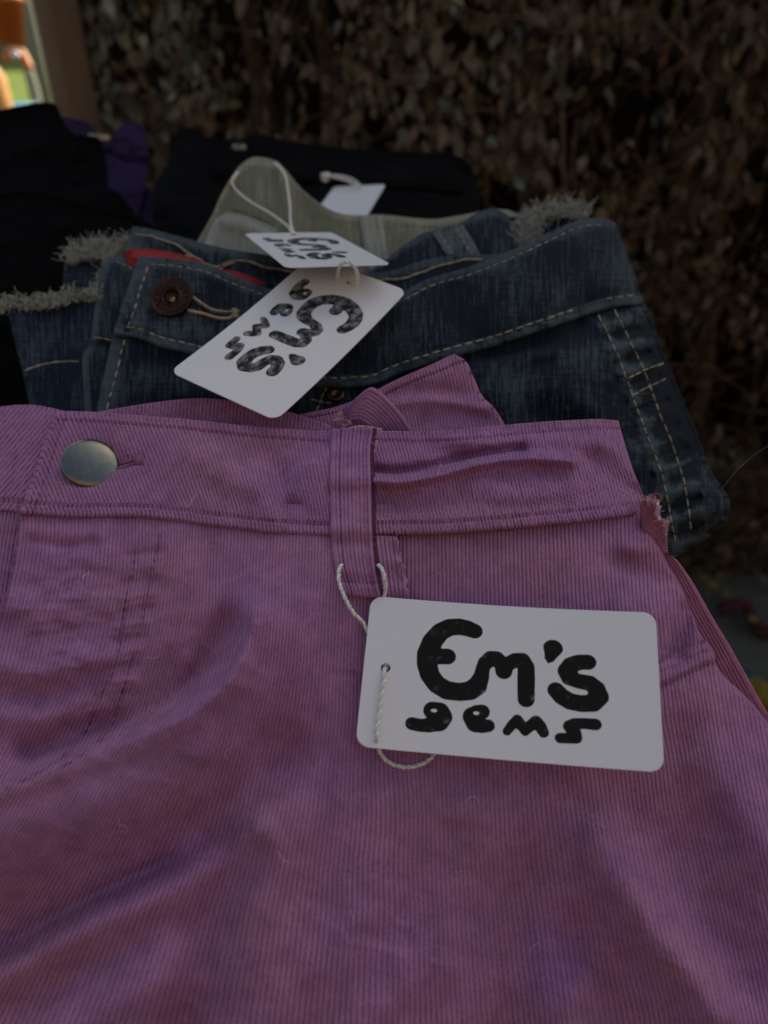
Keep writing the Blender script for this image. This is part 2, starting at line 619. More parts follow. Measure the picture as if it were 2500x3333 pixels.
# leaves
def leaf_mat(name, stops, trans=.25):
    m, nt, b = new_mat(name)
    oi = attr(nt, 'vary')
    col = ramp(nt, oi, stops)
    tc = nt.nodes.new('ShaderNodeTexCoord').outputs['Object']
    col = mix(nt, 1.0, col, ramp(nt, noise_(nt, tc, 120, 3), [(.3, (.6, .6, .6)), (.7, (1.3, 1.3, 1.3))]), 'MULTIPLY')
    nt.links.new(col, b.inputs['Base Color'])
    b.inputs['Roughness'].default_value = .6
    return m

M['leaf'] = leaf_mat('withered leaves', [(0, (.035, .018, .006)), (.22, (.10, .055, .022)), (.40, (.15, .10, .05)), (.52, (.13, .125, .065)), (.64, (.20, .145, .095)), (.76, (.12, .15, .11)), (.88, (.30, .27, .15)), (.95, (.05, .10, .02)), (1, (.28, .31, .25))])
M['twig'] = smooth_mat('twig bark', (.11, .072, .045), .9, .4, 60)

# ------------------------------------------------------------------ the setting
def ground_sheet(name, x0, x1, y0, y1, z, mat, nx, ny, amp, sc):
    xs = np.linspace(x0, x1, nx); ys = np.linspace(y0, y1, ny)
    X, Y = np.meshgrid(xs, ys)
    Z = z + amp*fbm(X*sc, Y*sc, 3, 5)
    idx = np.arange(nx*ny).reshape(ny, nx)
    f = np.stack([idx[:-1, :-1], idx[:-1, 1:], idx[1:, 1:], idx[1:, :-1]], -1).reshape(-1, 4)
    o = mesh_obj(name, np.stack([X, Y, Z], -1).reshape(-1, 3), f, mat)
    o['kind'] = 'structure'
    return o


def earth_mat(name, stops, sc, rough=.95):
    m, nt, b = new_mat(name)
    tc = nt.nodes.new('ShaderNodeTexCoord').outputs['Object']
    n = noise_(nt, tc, sc, 8, .65)
    nt.links.new(ramp(nt, n, stops), b.inputs['Base Color'])
    b.inputs['Roughness'].default_value = rough
    bump(nt, n, .6, .02, b)
    return m

M['soil'] = earth_mat('dark soil', [(.35, (.018, .014, .009)), (.55, (.045, .035, .02)), (.75, (.085, .07, .04))], 14)
M['paving'] = earth_mat('worn grey paving', [(.3, (.055, .056, .042)), (.7, (.115, .115, .09))], 9)
M['lawn'] = earth_mat('sunlit lawn', [(.3, (.10, .15, .015)), (.7, (.24, .30, .03))], 1.4)
M['render_wall'] = earth_mat('weathered garden wall', [(.3, (.38, .36, .27)), (.7, (.5, .48, .37))], 2.0)

ground_sheet('ground', -60, 60, -40, 120, 0.0, M['soil'], 60, 80, .02, .8)
ground_sheet('lawn', -22, -1.6, 4.5, 40, .03, M['lawn'], 80, 80, .06, 3)
ground_sheet('paved_path', .30, 2.4, -1.2, 1.33, .03, M['paving'], 60, 60, .006, 6)

# board fence added behind the hedge to block the sun and shade the table
M['fence'] = smooth_mat('old dark fence board', (.018, .013, .010), .9, .3, 8)
fence = thing('sun_block_fence', 'tall dark board fence added behind the withered hedge to block the sun', 'fence', (.8, 2.0, 0))
for k in range(25):
    x = -.70 + k*.15
    off = .012*(k % 2)
    a = Acc(); a.add(*box_arrays((x-.006, 1.98-off, -.1), (x+.151, 1.99-off, 3.1)))
    a.build('board', M['fence'], fence, smooth=False)
a = Acc(); a.add(*box_arrays((-.60, 2.006, .6), (2.95, 2.05, .7))); a.build('rail', M['fence'], fence, smooth=False)
a = Acc(); a.add(*box_arrays((-.60, 2.006, 2.2), (2.95, 2.05, 2.3))); a.build('rail', M['fence'], fence, smooth=False)

# added unseen brick wall behind the camera: blocks front sky, bounces warm light
def brick_mat():
    m, nt, b = new_mat('warm bounce brickwork')
    tc = nt.nodes.new('ShaderNodeTexCoord').outputs['Object']
    br = nt.nodes.new('ShaderNodeTexBrick'); nt.links.new(mapping(nt, tc, (1, 1, 1), (math.radians(90), 0, 0)), br.inputs['Vector'])
    br.inputs['Scale'].default_value = 4; br.inputs['Color1'].default_value = (.20, .12, .085, 1); br.inputs['Color2'].default_value = (.15, .09, .065, 1); br.inputs['Mortar'].default_value = (.35, .30, .24, 1)
    nt.links.new(br.outputs['Color'], b.inputs['Base Color']); b.inputs['Roughness'].default_value = .9
    return m


hw = Acc(); hw.add(*box_arrays((-7, -3.6, -.1), (7, -3.3, 4.2)))
hwo = hw.build('added_bounce_wall', brick_mat(), smooth=False)
tag_(hwo, 'added unseen brick wall behind the camera, bouncing warm light onto the clothes', 'wall')

# timber post at the hedge's end
pz = 1.22
pb = P(252, 370, pz); px_ = float(pb[0]); py_ = float(pb[1])
ca, sa = math.cos(math.radians(52)), math.sin(math.radians(52))
post = Acc(); post.add(*box_arrays((px_-.026, py_-.026, 0), (px_+.026, py_+.026, 2.6), [[ca, -sa, 0], [sa, ca, 0], [0, 0, 1]], np.array([px_, py_, 0])))
po = bevel(post.build('timber_post', M['wood'], None, smooth=False), .006)
tag_(po, 'upright brown timber post at the end of the hedge', 'post')

# hedge
hedge = thing('hedge', 'dense hedge of withered brown leaves filling the backdrop behind the clothes', 'hedge', (.8, 1.5, 0))
LEAF0 = np.array([[0, 0, 0], [.32, .25, .06], [.36, .55, .10], [0, 1, -.05], [-.36, .55, .10], [-.32, .25, .06], [0, .5, -.04]])
LEAFF = np.array([[0, 1, 6, 6], [1, 2, 6, 6], [2, 3, 6, 6], [3, 4, 6, 6], [4, 5, 6, 6], [5, 0, 6, 6]])


def leaf_pose(c, size, droop):
    d = nrm(np.array([random.gauss(0, .45), random.gauss(-.15, .4), -droop + random.gauss(0, .45)]))
    s = nrm(np.cross(d, np.array([random.gauss(0, .6), -1, random.gauss(0, .4)])))
    n = np.cross(s, d)
    R = np.stack([s*random.uniform(.6, 1.1), d, n], 0)
    return (LEAF0*size*np.array([.68, 1, 1])) @ R + c


def hedge_front(x, z):
    return 1.30 + .16*float(fbm(x*2.2, z*2.2, 3, 3)) + .10*max(0, -x-.1)


leafs = []
for i in range(42000):
    x = random.uniform(-.80, 1.35); z = random.uniform(.02, 2.2)
    if z > 1.75 and random.random() < .5: continue
    depth = random.expovariate(1/.09)
    y = hedge_front(x, z) + min(depth, .5)
    if 1250 + x/(y*.829 + (CAMZ-z)*.559)*F < 285 + 60*float(fbm(z*5, y*3, 2, 7)): continue
    # right-hand bays of the hedge are thinner, so the dark inside shows
    if float(fbm(x*6, z*6, 3, 9)) > .34 - .40*min(1, max(0, x+.35)) and random.random() < .86: continue
    leafs.append((x, y, z, random.uniform(.016, .040)*(1 if random.random() < .75 else .6), min(1, max(0, random.gauss(.52 - .42*max(0, x+.10), .27)))))  # leaf tone darkens rightward, dimmer light there put into the colour
# added hedge return outside the frame, blocking sky to darken the right
for i in range(5000):
    y = random.uniform(-.9, 1.5); z = random.uniform(.02, 2.1)
    x = 1.12 + .12*float(fbm(y*2, z*2, 2, 4)) + min(random.expovariate(1/.08), .35)
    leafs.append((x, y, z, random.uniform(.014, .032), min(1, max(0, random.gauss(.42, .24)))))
leafs.sort(key=lambda L: (L[0]**2 + L[1]**2 + (L[2]-1.1)**2) / L[3]**2 + (0 if (abs(L[0]) < .52*L[1]+.05 and L[2] > 0.2) else 1e6))
shared = []
for k in range(10):
    base = leaf_pose(np.zeros(3), 1.0, .9)
    t = LEAFF[:, :3]
    me_o = mesh_obj('leaf', base, t, M['leaf'], hedge, attrs={'vary': np.full(7, [.2, .35, .5, .6, .7, .8, .88, .45, .3, .97][k])})
    shared.append(me_o.data)
    me_o.location = Vector(leafs[k][:3]); me_o.scale = (leafs[k][3],)*3
for k in range(10, 290):
    L = leafs[k]
    o = bpy.data.objects.new('leaf', shared[k % 10]); COL.objects.link(o); o.parent = hedge
    o.matrix_parent_inverse = parent_inv(hedge)
    o.location = Vector(L[:3]); o.scale = (L[3],)*3
    o.rotation_euler = (random.gauss(0, .3), random.gauss(0, .3), random.gauss(0, .5))
acc = Acc()
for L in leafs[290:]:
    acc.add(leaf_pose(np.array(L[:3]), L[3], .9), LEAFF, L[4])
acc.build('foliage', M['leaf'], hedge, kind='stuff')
acc = Acc()
for i in range(900):
    x = random.uniform(-.28, 1.3); z = random.uniform(.0, 2.1); y = hedge_front(x, z) + random.uniform(-.01, .22)
    d = np.array([random.gauss(0, .5), random.gauss(0, .2), random.uniform(-1, 1)]); d = nrm(d)
    p = [np.array([x, y, z])]
    for j in range(7):
        d = nrm(d + np.array([random.gauss(0, .25) for _ in range(3)])); p.append(p[-1] + d*random.uniform(.02, .06))
    acc.add(*tube_arrays(crom(p, 16), np.linspace(.0035, .001, 16)*random.uniform(.5, 1.3), 5))
acc.build('twig_tangle', M['twig'], hedge, kind='stuff')
for i in range(9):
    x = -.26 + i*.2 + random.uniform(-.05, .05)
    p = [np.array([x, 1.62, 0])]
    for j in range(6): p.append(p[-1] + np.array([random.gauss(0, .05), random.gauss(0, .04), .32]))
    tube('trunk', crom(p, 24), np.linspace(.022, .008, 24), M['twig'], hedge)

# ------------------------------------------------------------------ ground things, lower right and far left
M['yellow'] = fibre('yellow raffia', (.30, .20, .01), (.55, .40, .03))
M['darkred'] = smooth_mat('dark red strap', (.05, .004, .004), .8, .2, 30)
M['teal'] = smooth_mat('teal fabric', (.01, .07, .10), .8, .2, 30)


def G(x, y, h=.035):
    return P(x, y, gdepth(y, h))


acc = Acc()
c = G(2478, 2330, .09)
for i in range(900):
    u = np.array([random.gauss(0, 1), random.gauss(0, 1), abs(random.gauss(0, 1))]); u = nrm(u)
    q = c + np.array([0, 0, -.06]) + u*.03*np.array([1, 1.3, 1]); d = u
    path = [q]
    for j in range(6):
        d = nrm(d + np.array([random.gauss(0, .25), random.gauss(0, .25), random.gauss(-.1, .2)])); q = q + d*.013; path.append(q)
    acc.add(*tube_arrays(np.array(path), .0016, 4, cap=False), random.random())
tag_(acc.build('raffia_bundle', M['yellow']), 'shaggy yellow bundle lying on the grey paving beside the mauve trousers', 'bundle')

sp = crom([G(2345, 1985, .05), G(2385, 1968, .06), G(2425, 1968, .06), G(2450, 2010, .05), G(2475, 2050, .05), G(2530, 2060, .05), G(2620, 2090, .05)], 60)
tag_(tube('strap', sp, .013, M['darkred']), 'dark red strap curling across the grey paving near the hedge foot', 'strap')
sp = crom([G(2398, 2230, .05), G(2420, 2205, .06), G(2440, 2190, .05)], 20)
tag_(tube('ribbon', sp, .010, M['teal']), 'small teal ribbon on the paving next to the yellow bundle', 'ribbon')
leaf_pal = leaf_mat('fallen leaves', [(0, (.05, .028, .012)), (.5, (.12, .07, .02)), (.8, (.24, .155, .02)), (1, (.12, .11, .07))])
acc = Acc()
for i in range(520):
    x = random.uniform(.25, 1.4); y = random.gauss(1.42, .11)
    acc.add(leaf_pose(np.array([x, y, .045 + random.uniform(0, .02)]), random.uniform(.012, .032), random.uniform(-.1, .3)), LEAFF, random.random())
fl = acc.build('fallen_leaves', leaf_pal, kind='stuff')
fl['label'] = 'fallen leaves scattered on the ground along the hedge foot'; fl['category'] = 'leaves'
for (x, y, w, lb) in ((2330, 1920, .035, 'largest yellow fallen leaf on the paving, midway between hedge foot and red strap'), (2300, 1890, .028, 'yellow fallen leaf nearest the jeans, at the edge of the paving'),
                      (2370, 1945, .026, 'small yellow fallen leaf just above the red strap on the paving'), (2460, 2030, .03, 'yellow fallen leaf lying under the bend of the red strap')):
    o = mesh_obj('fallen_leaf', (LEAF0*w) @ np.array([[1, 0, 0], [0, .9, .1], [0, 0, 1]]) + G(x, y, .06), LEAFF[:, :3], leaf_pal, attrs={'vary': np.full(7, .75)})
    tag_(o, lb, 'leaf', 'yellow leaves near the red strap')

# far left: sunlit garden
ao = smooth_mat('orange plastic', (.75, .20, .03), .45, .08, 20)
lo_ = smooth_mat('pale orange cloth', (.85, .42, .14), .7, .08, 12)
cy = smooth_mat('light blue plastic', (.13, .40, .55), .5, .08, 12)
gp = smooth_mat('grey green paint', (.38, .39, .28), .7, .12, 6)
gwall = Acc(); gwall.add(*box_arrays((-14, 24, 0), (-5, 24.3, 5.0)))
tag_(gwall.build('garden_wall', M['render_wall'], smooth=False), 'pale weathered wall far off beyond the sunlit lawn', 'wall')
c = P(112, 200, 4.4)
gpo = Acc(); gpo.add(*box_arrays((c[0]-.055, c[1]-.055, 0), (c[0]+.055, c[1]+.055, 2.7)))
tag_(gpo.build('painted_post', gp, smooth=False), 'grey green painted post standing in the sunlit garden', 'post')
# hanging orange pot
c = P(22, 62, 3.4)
pot = thing('hanging_pot', 'orange hanging pot at the upper corner of the sunlit garden', 'pot', c)
a = Acc(); a.add(*lathe_arrays([(.0, -.10), (.06, -.10), (.085, .06), (.095, .06), (.095, .09), (.08, .09), (.07, -.05), (0, -.05)], c, (0, 0, 1)))
a.build('bowl', ao, pot)
tube('hanger', np.array([c + [0, 0, .08], c + [0, 0, 1.2]]), .006, M['twig'], pot)
# orange tool handle with chrome knob
z0 = 2.6
tool = thing('garden_shears', 'orange handled garden tool with a glinting chrome knob leaning in the sun', 'tool', P(95, 330, z0))
tube('handle', crom([P(68, 170, z0), P(82, 195, z0), P(97, 228, z0)], 16), .017, ao, tool, 12)
tube('handle', crom([P(64, 172, z0), P(30, 172, z0), P(18, 200, z0)], 16), .014, ao, tool, 12)
tube('shaft', crom([P(97, 228, z0), P(118, 300, z0), P(140, 420, z0)], 16), .012, gp, tool, 10)
a = Acc(); kc = P(52, 182, z0-.03)
prof = [(math.sin(t)*.016, -math.cos(t)*.016) for t in np.linspace(0.02, math.pi-.02, 16)]
a.add(*lathe_arrays(prof, kc, (0, 0, 1))); a.build('knob', M['chrome'], tool)
# pale orange cushion and light blue tray
c = P(-38, 322, 2.3)
a = Acc(); a.add(*lathe_arrays([(0, -.12), (.055, -.12), (.066, -.08), (.066, .06), (.05, .085), (0, .09)], c, (0, 0, 1)))
tag_(a.build('orange_canister', lo_), 'pale orange rounded canister in sunlight beyond the black clothes', 'canister')
c = P(62, 356, 2.5)
a = Acc(); a.add(*box_arrays(c - [.06, .05, .03], c + [.05, .05, .018]))
tag_(bevel(a.build('blue_box', cy, smooth=False), .008), 'small light blue box next to the pale orange canister', 'box')
stand = Acc(); q = P(30, 372, 2.45)
stand.add(*box_arrays((q[0]-.3, q[1]-.25, q[2]-.12), (q[0]+.12, q[1]+.3, q[2]-.09)))
for sx in (-.28, .09):
    for sy in (-.22, .27):
        stand.add(*box_arrays((q[0]+sx-.02, q[1]+sy-.02, 0), (q[0]+sx+.02, q[1]+sy+.02, q[2]-.12)))
tag_(stand.build('garden_stand', M['table'], smooth=False), 'low dark stand carrying the orange canister in the garden', 'stand')
acc = Acc()
for i in range(5000):
    x = random.uniform(-3.6, -1.7); y = 5.5 + random.uniform(-.5, .8); z = random.uniform(0, .40)
    acc.add(leaf_pose(np.array([x, y, z]), random.uniform(.04, .09), -.6), LEAFF, random.random())
gl = leaf_mat('bright green leaves', [(0, (.14, .20, .01)), (.6, (.30, .36, .02)), (1, (.40, .42, .05))])
tag_(acc.build('green_shrub', gl), 'bright green low shrub in full sun beside the painted post', 'shrub')

# ------------------------------------------------------------------ table and the pile under the clothes
TZ = .80
table = thing('table', 'dark wooden table carrying the pile of second hand clothes', 'table', (-.25, .45, 0))
for k in range(7):
    y = .02 + k*.13
    a = Acc(); a.add(*box_arrays((-.78, y+.002, TZ-.03), (.13, y+.127, TZ))); bevel(a.build('board', M['table'], table, smooth=False), .003)
for sx in (-.74, .06):
    for sy in (.05, .86):
        a = Acc(); a.add(*box_arrays((sx, sy, 0), (sx+.05, sy+.05, TZ-.032))); a.build('leg', M['table'], table, smooth=False)


def folded(name, label, lo, hi, mat, layers=4):
    t = thing(name, label, 'clothes', ((lo[0]+hi[0])/2, (lo[1]+hi[1])/2, lo[2]), 'folded clothes stacked on the table underneath')
    h = (hi[2]-lo[2])/layers
    for k in range(layers):
        a = Acc(); j = random.uniform(-.006, .006)
        a.add(*box_arrays((lo[0]+j, lo[1]+j, lo[2]+k*h+.0005), (hi[0]+j, hi[1]-j, lo[2]+(k+1)*h-.0005)))
        o = a.build('fold', mat, t, smooth=True)
        bevel(o, h*.46, 4)
    return t

folded('folded_clothes', 'dark folded clothes piled beneath the mauve corduroy trousers', (-.13, .165, TZ), (.075, .235, .897), M['black_soft'])
folded('folded_clothes', 'dark folded clothes piled beneath the blue jeans', (-.17, .285, TZ), (.09, .36, .925), M['black_soft'])
folded('folded_clothes', 'dark folded clothes piled beneath the khaki trousers', (-.14, .50, TZ), (.10, .62, .92), M['black_soft'])
folded('folded_clothes', 'dark folded clothes piled beneath the black jeans at the back', (-.22, .76, TZ), (.12, .88, .92), M['black'])

# ------------------------------------------------------------------ MAUVE CORDUROY TROUSERS
zP_y = cs([1150, 1330, 1500, 1700, 2000, 2400, 2800, 3333, 3550], [.318, .293, .277, .261, .246, .234, .226, .217, .214])
eR = cs([1600, 1665, 1743, 1790, 1845, 1877, 1924, 2000, 2069, 2090, 2123, 2174, 2195, 2246, 2282, 2347, 2450, 2600, 3000, 3600],
        [2110, 2114, 2122, 2154, 2178, 2200, 2223, 2255, 2284, 2300, 2324, 2339, 2353, 2407, 2443, 2498, 2590, 2700, 2900, 3100])

FOLDS_P = [
    # strong diagonal drape from the crotch
    ([(835, 2010), (805, 2110), (748, 2215), (650, 2310), (500, 2390), (330, 2450), (90, 2540), (-200, 2640)], 34, 3.0),
    ([(870, 2030), (830, 2180), (720, 2330), (540, 2470), (300, 2600), (0, 2720), (-200, 2790)], 105, 6.2),
    ([(822, 2030), (790, 2130), (730, 2225), (640, 2300), (500, 2372), (330, 2430), (100, 2510)], 15, 1.3),
    ([(745, 2040), (690, 2130), (610, 2215), (500, 2290), (330, 2370), (100, 2450)], 42, -4.2),
    ([(905, 2000), (900, 2150), (880, 2350)], 60, -1.5),
    ([(620, 2150), (560, 2230), (440, 2310)], 26, 1.6),
    # broad reddish hollow and the second drape
    ([(900, 2480), (720, 2660), (500, 2810), (260, 2925), (0, 3050), (-150, 3120)], 78, -5.2),
    ([(820, 2700), (640, 2840), (460, 2930), (300, 3010), (130, 3095), (-80, 3210)], 55, 4.4),
    ([(560, 2805), (330, 2910), (150, 3010), (-60, 3130)], 24, -2.6),
    ([(560, 3160), (330, 3260), (60, 3420)], 80, 3.0),
    ([(430, 3080), (180, 3230), (-60, 3330)], 60, -2.6),
    # long vertical swells lower middle
    ([(740, 2780), (690, 2960), (640, 3150), (600, 3333)], 70, -5.2),
    ([(900, 2650), (860, 2950), (830, 3400)], 100, 3.6),
    ([(1200, 2700), (1190, 3000), (1180, 3400)], 140, 2.2),
    ([(1720, 2880), (1680, 3100), (1650, 3420)], 85, -6.0),
    ([(1950, 2760), (2040, 2900), (2130, 3040), (2240, 3160), (2330, 3300)], 60, 6.0),
    ([(1900, 3040), (1990, 3180), (2050, 3400)], 75, -5.5),
    ([(2200, 2760), (2330, 2960), (2440, 3200)], 90, -3.2),
    ([(2300, 2500), (2420, 2650), (2560, 2840)], 60, 2.4),
    ([(2210, 2420), (2290, 2560), (2330, 2700)], 70, -2.6),
    ([(2060, 2560), (1990, 2700), (1900, 2800)], 80, -2.0),
    ([(1520, 2620), (1600, 2760), (1680, 2840)], 60, 1.6),
    # below the waistband
    ([(1240, 2000), (1500, 1960), (1800, 1930)], 60, -.8),
    ([(2010, 1830), (2100, 1860), (2190, 1900)], 30, -2.0),
    ([(2020, 1985), (2120, 2010), (2200, 1990)], 38, 1.6),
    ([(2230, 1990), (2222, 2050), (2200, 2120)], 26, -4.6),
    ([(2060, 1780), (2110, 1750)], 30, 2.4),
    ([(2060, 1850), (1980, 1930), (1960, 2040)], 40, -1.4),
    ([(560, 1750), (600, 1900), (600, 2050)], 55, 1.2),
    ([(690, 1800), (730, 1950), (760, 2050)], 60, -1.0),
    ([(1060, 1850), (980, 1960), (960, 2150)], 70, .9),
    # puckers across the fly
    ([(110, 1760), (200, 1775), (300, 1765)], 15, -1.4), ([(100, 1720), (250, 1722), (330, 1735)], 14, 1.0),
        ([(30, 2060), (140, 2070), (260, 2040)], 30, -.8), ([(50, 1975), (240, 1990), (420, 1965)], 24, .8),
    ([(10, 2170), (160, 2185), (330, 2130)], 28, 1.4), ([(0, 2260), (160, 2270), (320, 2220)], 26, -1.3),
    ([(0, 2340), (150, 2350), (230, 2320)], 24, .8),
]
# small puckers along the double stitched fly curve
fly_l = [(455, 1740), (443, 1785), (424, 1882), (407, 1975), (390, 2090), (365, 2190), (322, 2279), (293, 2355), (242, 2431), (150, 2500), (20, 2570)]
fly_r = [(520, 1740), (512, 1785), (492, 1870), (474, 1954), (449, 2081), (407, 2228), (381, 2313), (350, 2385), (290, 2440), (200, 2500)]
for k, yy in enumerate(range(1800, 2440, 46)):
    xl = np.interp(yy, [p[1] for p in fly_l], [p[0] for p in fly_l]); xr = np.interp(yy, [p[1] for p in fly_r], [p[0] for p in fly_r])
    FOLDS_P.append(([(xl-20, yy+8), ((xl+xr)/2, yy), (xr+22, yy-6)], 9, .45*(1 if k % 2 else -1)*random.uniform(.7, 1.3)))


def zP(x, y, big=True):
    x, y = np.broadcast_arrays(np.asarray(x, float), np.asarray(y, float))
    z = zP_y(y)
    e = np.clip((x - (eR(y) - 420)) / 420, 0, 1.2)
    z = z + .010*e**2.4
    z = z + .0035*((x-1150)/1250)**2
    if big:
        sm = np.clip((y-1685)/110, 0, 1); sm = sm*sm*(3-2*sm)
        fly = np.exp(-((x-230)/230)**2)*np.exp(-((y-2060)/330)**2)
        z = z - sm*(1.75*folds(x, y, FOLDS_P) + .0012*fbm(x/170, y/150, 3, 2) + .0006*np.clip(1 - 4*np.abs(vnoise(x/150 + y/420, y/95 - x/260, 37)), 0, 1)*np.clip(.3 + 2*vnoise(x/330, y/300, 38), 0, 1) + (.0026)*fly*fbm(x/120 + y/300, y/42, 3, 14)
                    + .0045*np.clip((y-2500)/500, 0, 1)*fbm(x/210 + y/500, y/330, 2, 19))
    return z


def wale(ph, h=.00066):
    """rounded rib with a narrow furrow; returns height (0..h) and pile tone that paints furrow shade (0..1)"""
    fr = np.abs(ph - np.round(ph))*2          # 0 on the crest, 1 in the furrow
    v = np.sqrt(np.clip(1-fr**2.6, 0, 1))
    return v*h, v


def bead(ph, t, k=1.0):
    """slight nap unevenness along each rib"""
    return vnoise(np.floor(ph+.5)*7.13, t/9.0, 3)*.00011*k


trousers = thing('corduroy_trousers', 'mauve fine wale corduroy trousers with silver button laid at the front of the pile', 'trousers', P(1200, 2400, .25))

# front panel: grid columns follow the wales
SX = [60, 300, 500, 900, 1250, 1600, 1900, 2300, 2700]
SY = [1650, 1700, 2000, 2300, 2600, 2900, 3200, 3500]
ST = np.array([
    [0, 0, 0, 0, 0, 0, 0, 0, 0],
    [0, 0, 0, 0, 0, 0, 0, 0, 0],
    [-52, -34, -20, -10, 0, 5, 15, 20, 30],
    [-140, -120, -95, -48, -5, 15, 40, 60, 80],
    [-290, -275, -250, -120, -8, 30, 80, 110, 140],
    [-480, -455, -415, -200, -14, 55, 130, 180, 210],
    [-680, -640, -580, -275, -22, 85, 185, 245, 280],
    [-880, -820, -740, -345, -30, 115, 240, 310, 350]], float)


def shift(x0, y):
    rows = [cs(SX, ST[k])(x0) for k in range(len(SY))]
    R = np.stack(rows, 0)                                    # (8, ncol)
    out = np.empty(y.shape)
    for j in range(y.shape[1]):
        out[:, j] = cs(SY, R[:, j])(y[:, j])
    return out


sp_x = np.arange(60, 2700, 1.0)
sp = np.interp(sp_x, [60, 380, 480, 1150, 1250, 2700], [12.6, 12.4, 10.4, 10.6, 12.8, 13.2])
phs = np.cumsum(1/sp)


def cols_for(xa, xb, per=5):
    pa, pb = np.interp([xa, xb], sp_x, phs)
    q = np.arange(pa, pb, 1/per)
    return np.interp(q, phs, sp_x), q


mouth = cs([60, 1283, 1290, 1312, 1335, 1400, 1560, 1800, 2010, 2130, 2200, 2250, 2300, 2330, 2700],
           [1690, 1690, 1760, 1870, 1965, 2120, 2230, 2235, 2200, 2160, 2128, 2104, 2092, 2110, 2300])


def lin_mouth(x):
    return np.interp(x, [60, 1281, 1286, 1300, 1312, 1335, 1400, 1560, 1800, 2010, 2130, 2200, 2250, 2300, 2330, 2400, 2700],
                     [1650, 1650, 1745, 1800, 1870, 1965, 2120, 2230, 2235, 2200, 2160, 2128, 2104, 2090, 2094, 2140, 2330])


x0, q = cols_for(66, 2680)
nr = 300
yt = lin_mouth(x0)
yt = yt + np.where(yt > 1700, 3.5*np.sin(q*2*math.pi) + 5*vnoise(x0/30, 0*x0, 4), 0)
t = np.linspace(0, 1, nr)[:, None]
Y = yt[None]*(1-t) + 3520*t
X = x0[None] + shift(x0, Y)
X = X + 2.2*vnoise(np.broadcast_to(x0/60, Y.shape), Y/70, 6) + 9*vnoise(X/200, Y/160, 12) + 2.2*vnoise(np.broadcast_to(x0/11, Y.shape), Y/24, 16)
PH = np.broadcast_to(q[None], X.shape)


def edge_wrap(X, Z, edge, w=16.0, lim=190.0):
    e = X - (edge - w)
    s = np.where(e > 0, w*(1-np.exp(-np.clip(e, 0, None)/w)), e)
    back = np.clip(e - s, 0, None)*np.where(e > 0, 1, 0)
    return edge - w + s, Z + back*Z/F*.8, e < lim


Zb = zP(np.minimum(X, eR(Y)), Y) - .0016
h, pv = wale(PH)
# seams: fly curve pressed in, pocket hem groove, crease shade painted darker there
gro = np.zeros(X.shape)
for ln in (fly_l, fly_r):
    gro += np.exp(-(seg_dist(X, Y, crom(ln, 40))/6.0)**2)*(.45+.55*(np.sin(Y/4.2) > -.2))*(.7+vnoise(X/40, Y/40, 3))
dm = Y - lin_mouth(np.clip(x0, 66, 2690))[None]
right = (x0 > 1285)[None]
hem = np.where(right, np.exp(-((dm-66)/5.0)**2) + .8*np.exp(-((dm-20)/4.0)**2), 0)
hemraise = np.where(right, np.clip((62-dm)/10, 0, 1), 0)
Z = Zb - (h + bead(PH, Y)) + .00055*gro + .0006*hem - .0020*hemraise
Xw, Zw, keep = edge_wrap(X + 3*np.sin(PH*2*math.pi)*0, Z, eR(Y))
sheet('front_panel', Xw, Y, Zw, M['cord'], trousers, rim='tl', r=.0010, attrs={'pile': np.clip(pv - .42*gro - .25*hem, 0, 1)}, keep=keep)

# hip panel inside the pocket mouth
x0, q = cols_for(1240, 2460)
nr = 120
t = np.linspace(0, 1, nr)[:, None]
Y = 1635*(1-t) + 2330*t + 0*x0[None]
X = x0[None] + shift(x0, Y) + 2.2*vnoise(np.broadcast_to(x0/60, Y.shape), Y/70, 6)
PH = np.broadcast_to(q[None], X.shape)
h, pv = wale(PH)
Z = zP(np.minimum(X, eR(Y)), Y) + .0012 - h - bead(PH, Y)
Xw, Zw, keep = edge_wrap(X, Z, eR(Y))
# stays behind the front panel below the pocket mouth
Zw = Zw + np.clip((Y - lin_mouth(X) - 20)/60, 0, 1)*.003
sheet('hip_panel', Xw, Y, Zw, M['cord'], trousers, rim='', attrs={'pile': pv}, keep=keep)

# underlap behind the fly (left edge of the frame) and its waistband end
X, Y = coons([(-260, 1660), (160, 1672)], [(-360, 2500), (60, 2500)], [(-260, 1660), (-300, 2100), (-360, 2500)], [(160, 1672), (110, 2100), (60, 2500)], 170, 170)
PH = (X + .16*(Y-1700))/12.5
h, pv = wale(PH)
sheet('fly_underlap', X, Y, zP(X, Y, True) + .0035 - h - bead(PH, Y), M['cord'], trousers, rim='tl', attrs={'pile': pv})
X, Y = coons([(-260, 1420), (-60, 1345), (20, 1328), (90, 1324), (150, 1331), (240, 1352)], [(-260, 1650), (0, 1655), (120, 1668), (200, 1674)],
             [(-260, 1420), (-260, 1650)], [(240, 1352), (215, 1500), (200, 1674)], 110, 190)
PH = (X + .85*(Y-1500))/17
h, pv = wale(PH)
dt = np.linspace(0, 1, 110)[:, None]*320
weltb = np.clip((dt-296)/6, 0, 1); gr = np.exp(-((dt-292)/5)**2)
sheet('waistband_underlap', X, Y, zP(X, Y) + .0026 - h - bead(PH, Y) - .0010*weltb + .0008*gr, M['cord'], trousers, rim='tb', attrs={'pile': np.clip(pv-.4*gr, 0, 1)})  # seam groove shade painted through the pile tone

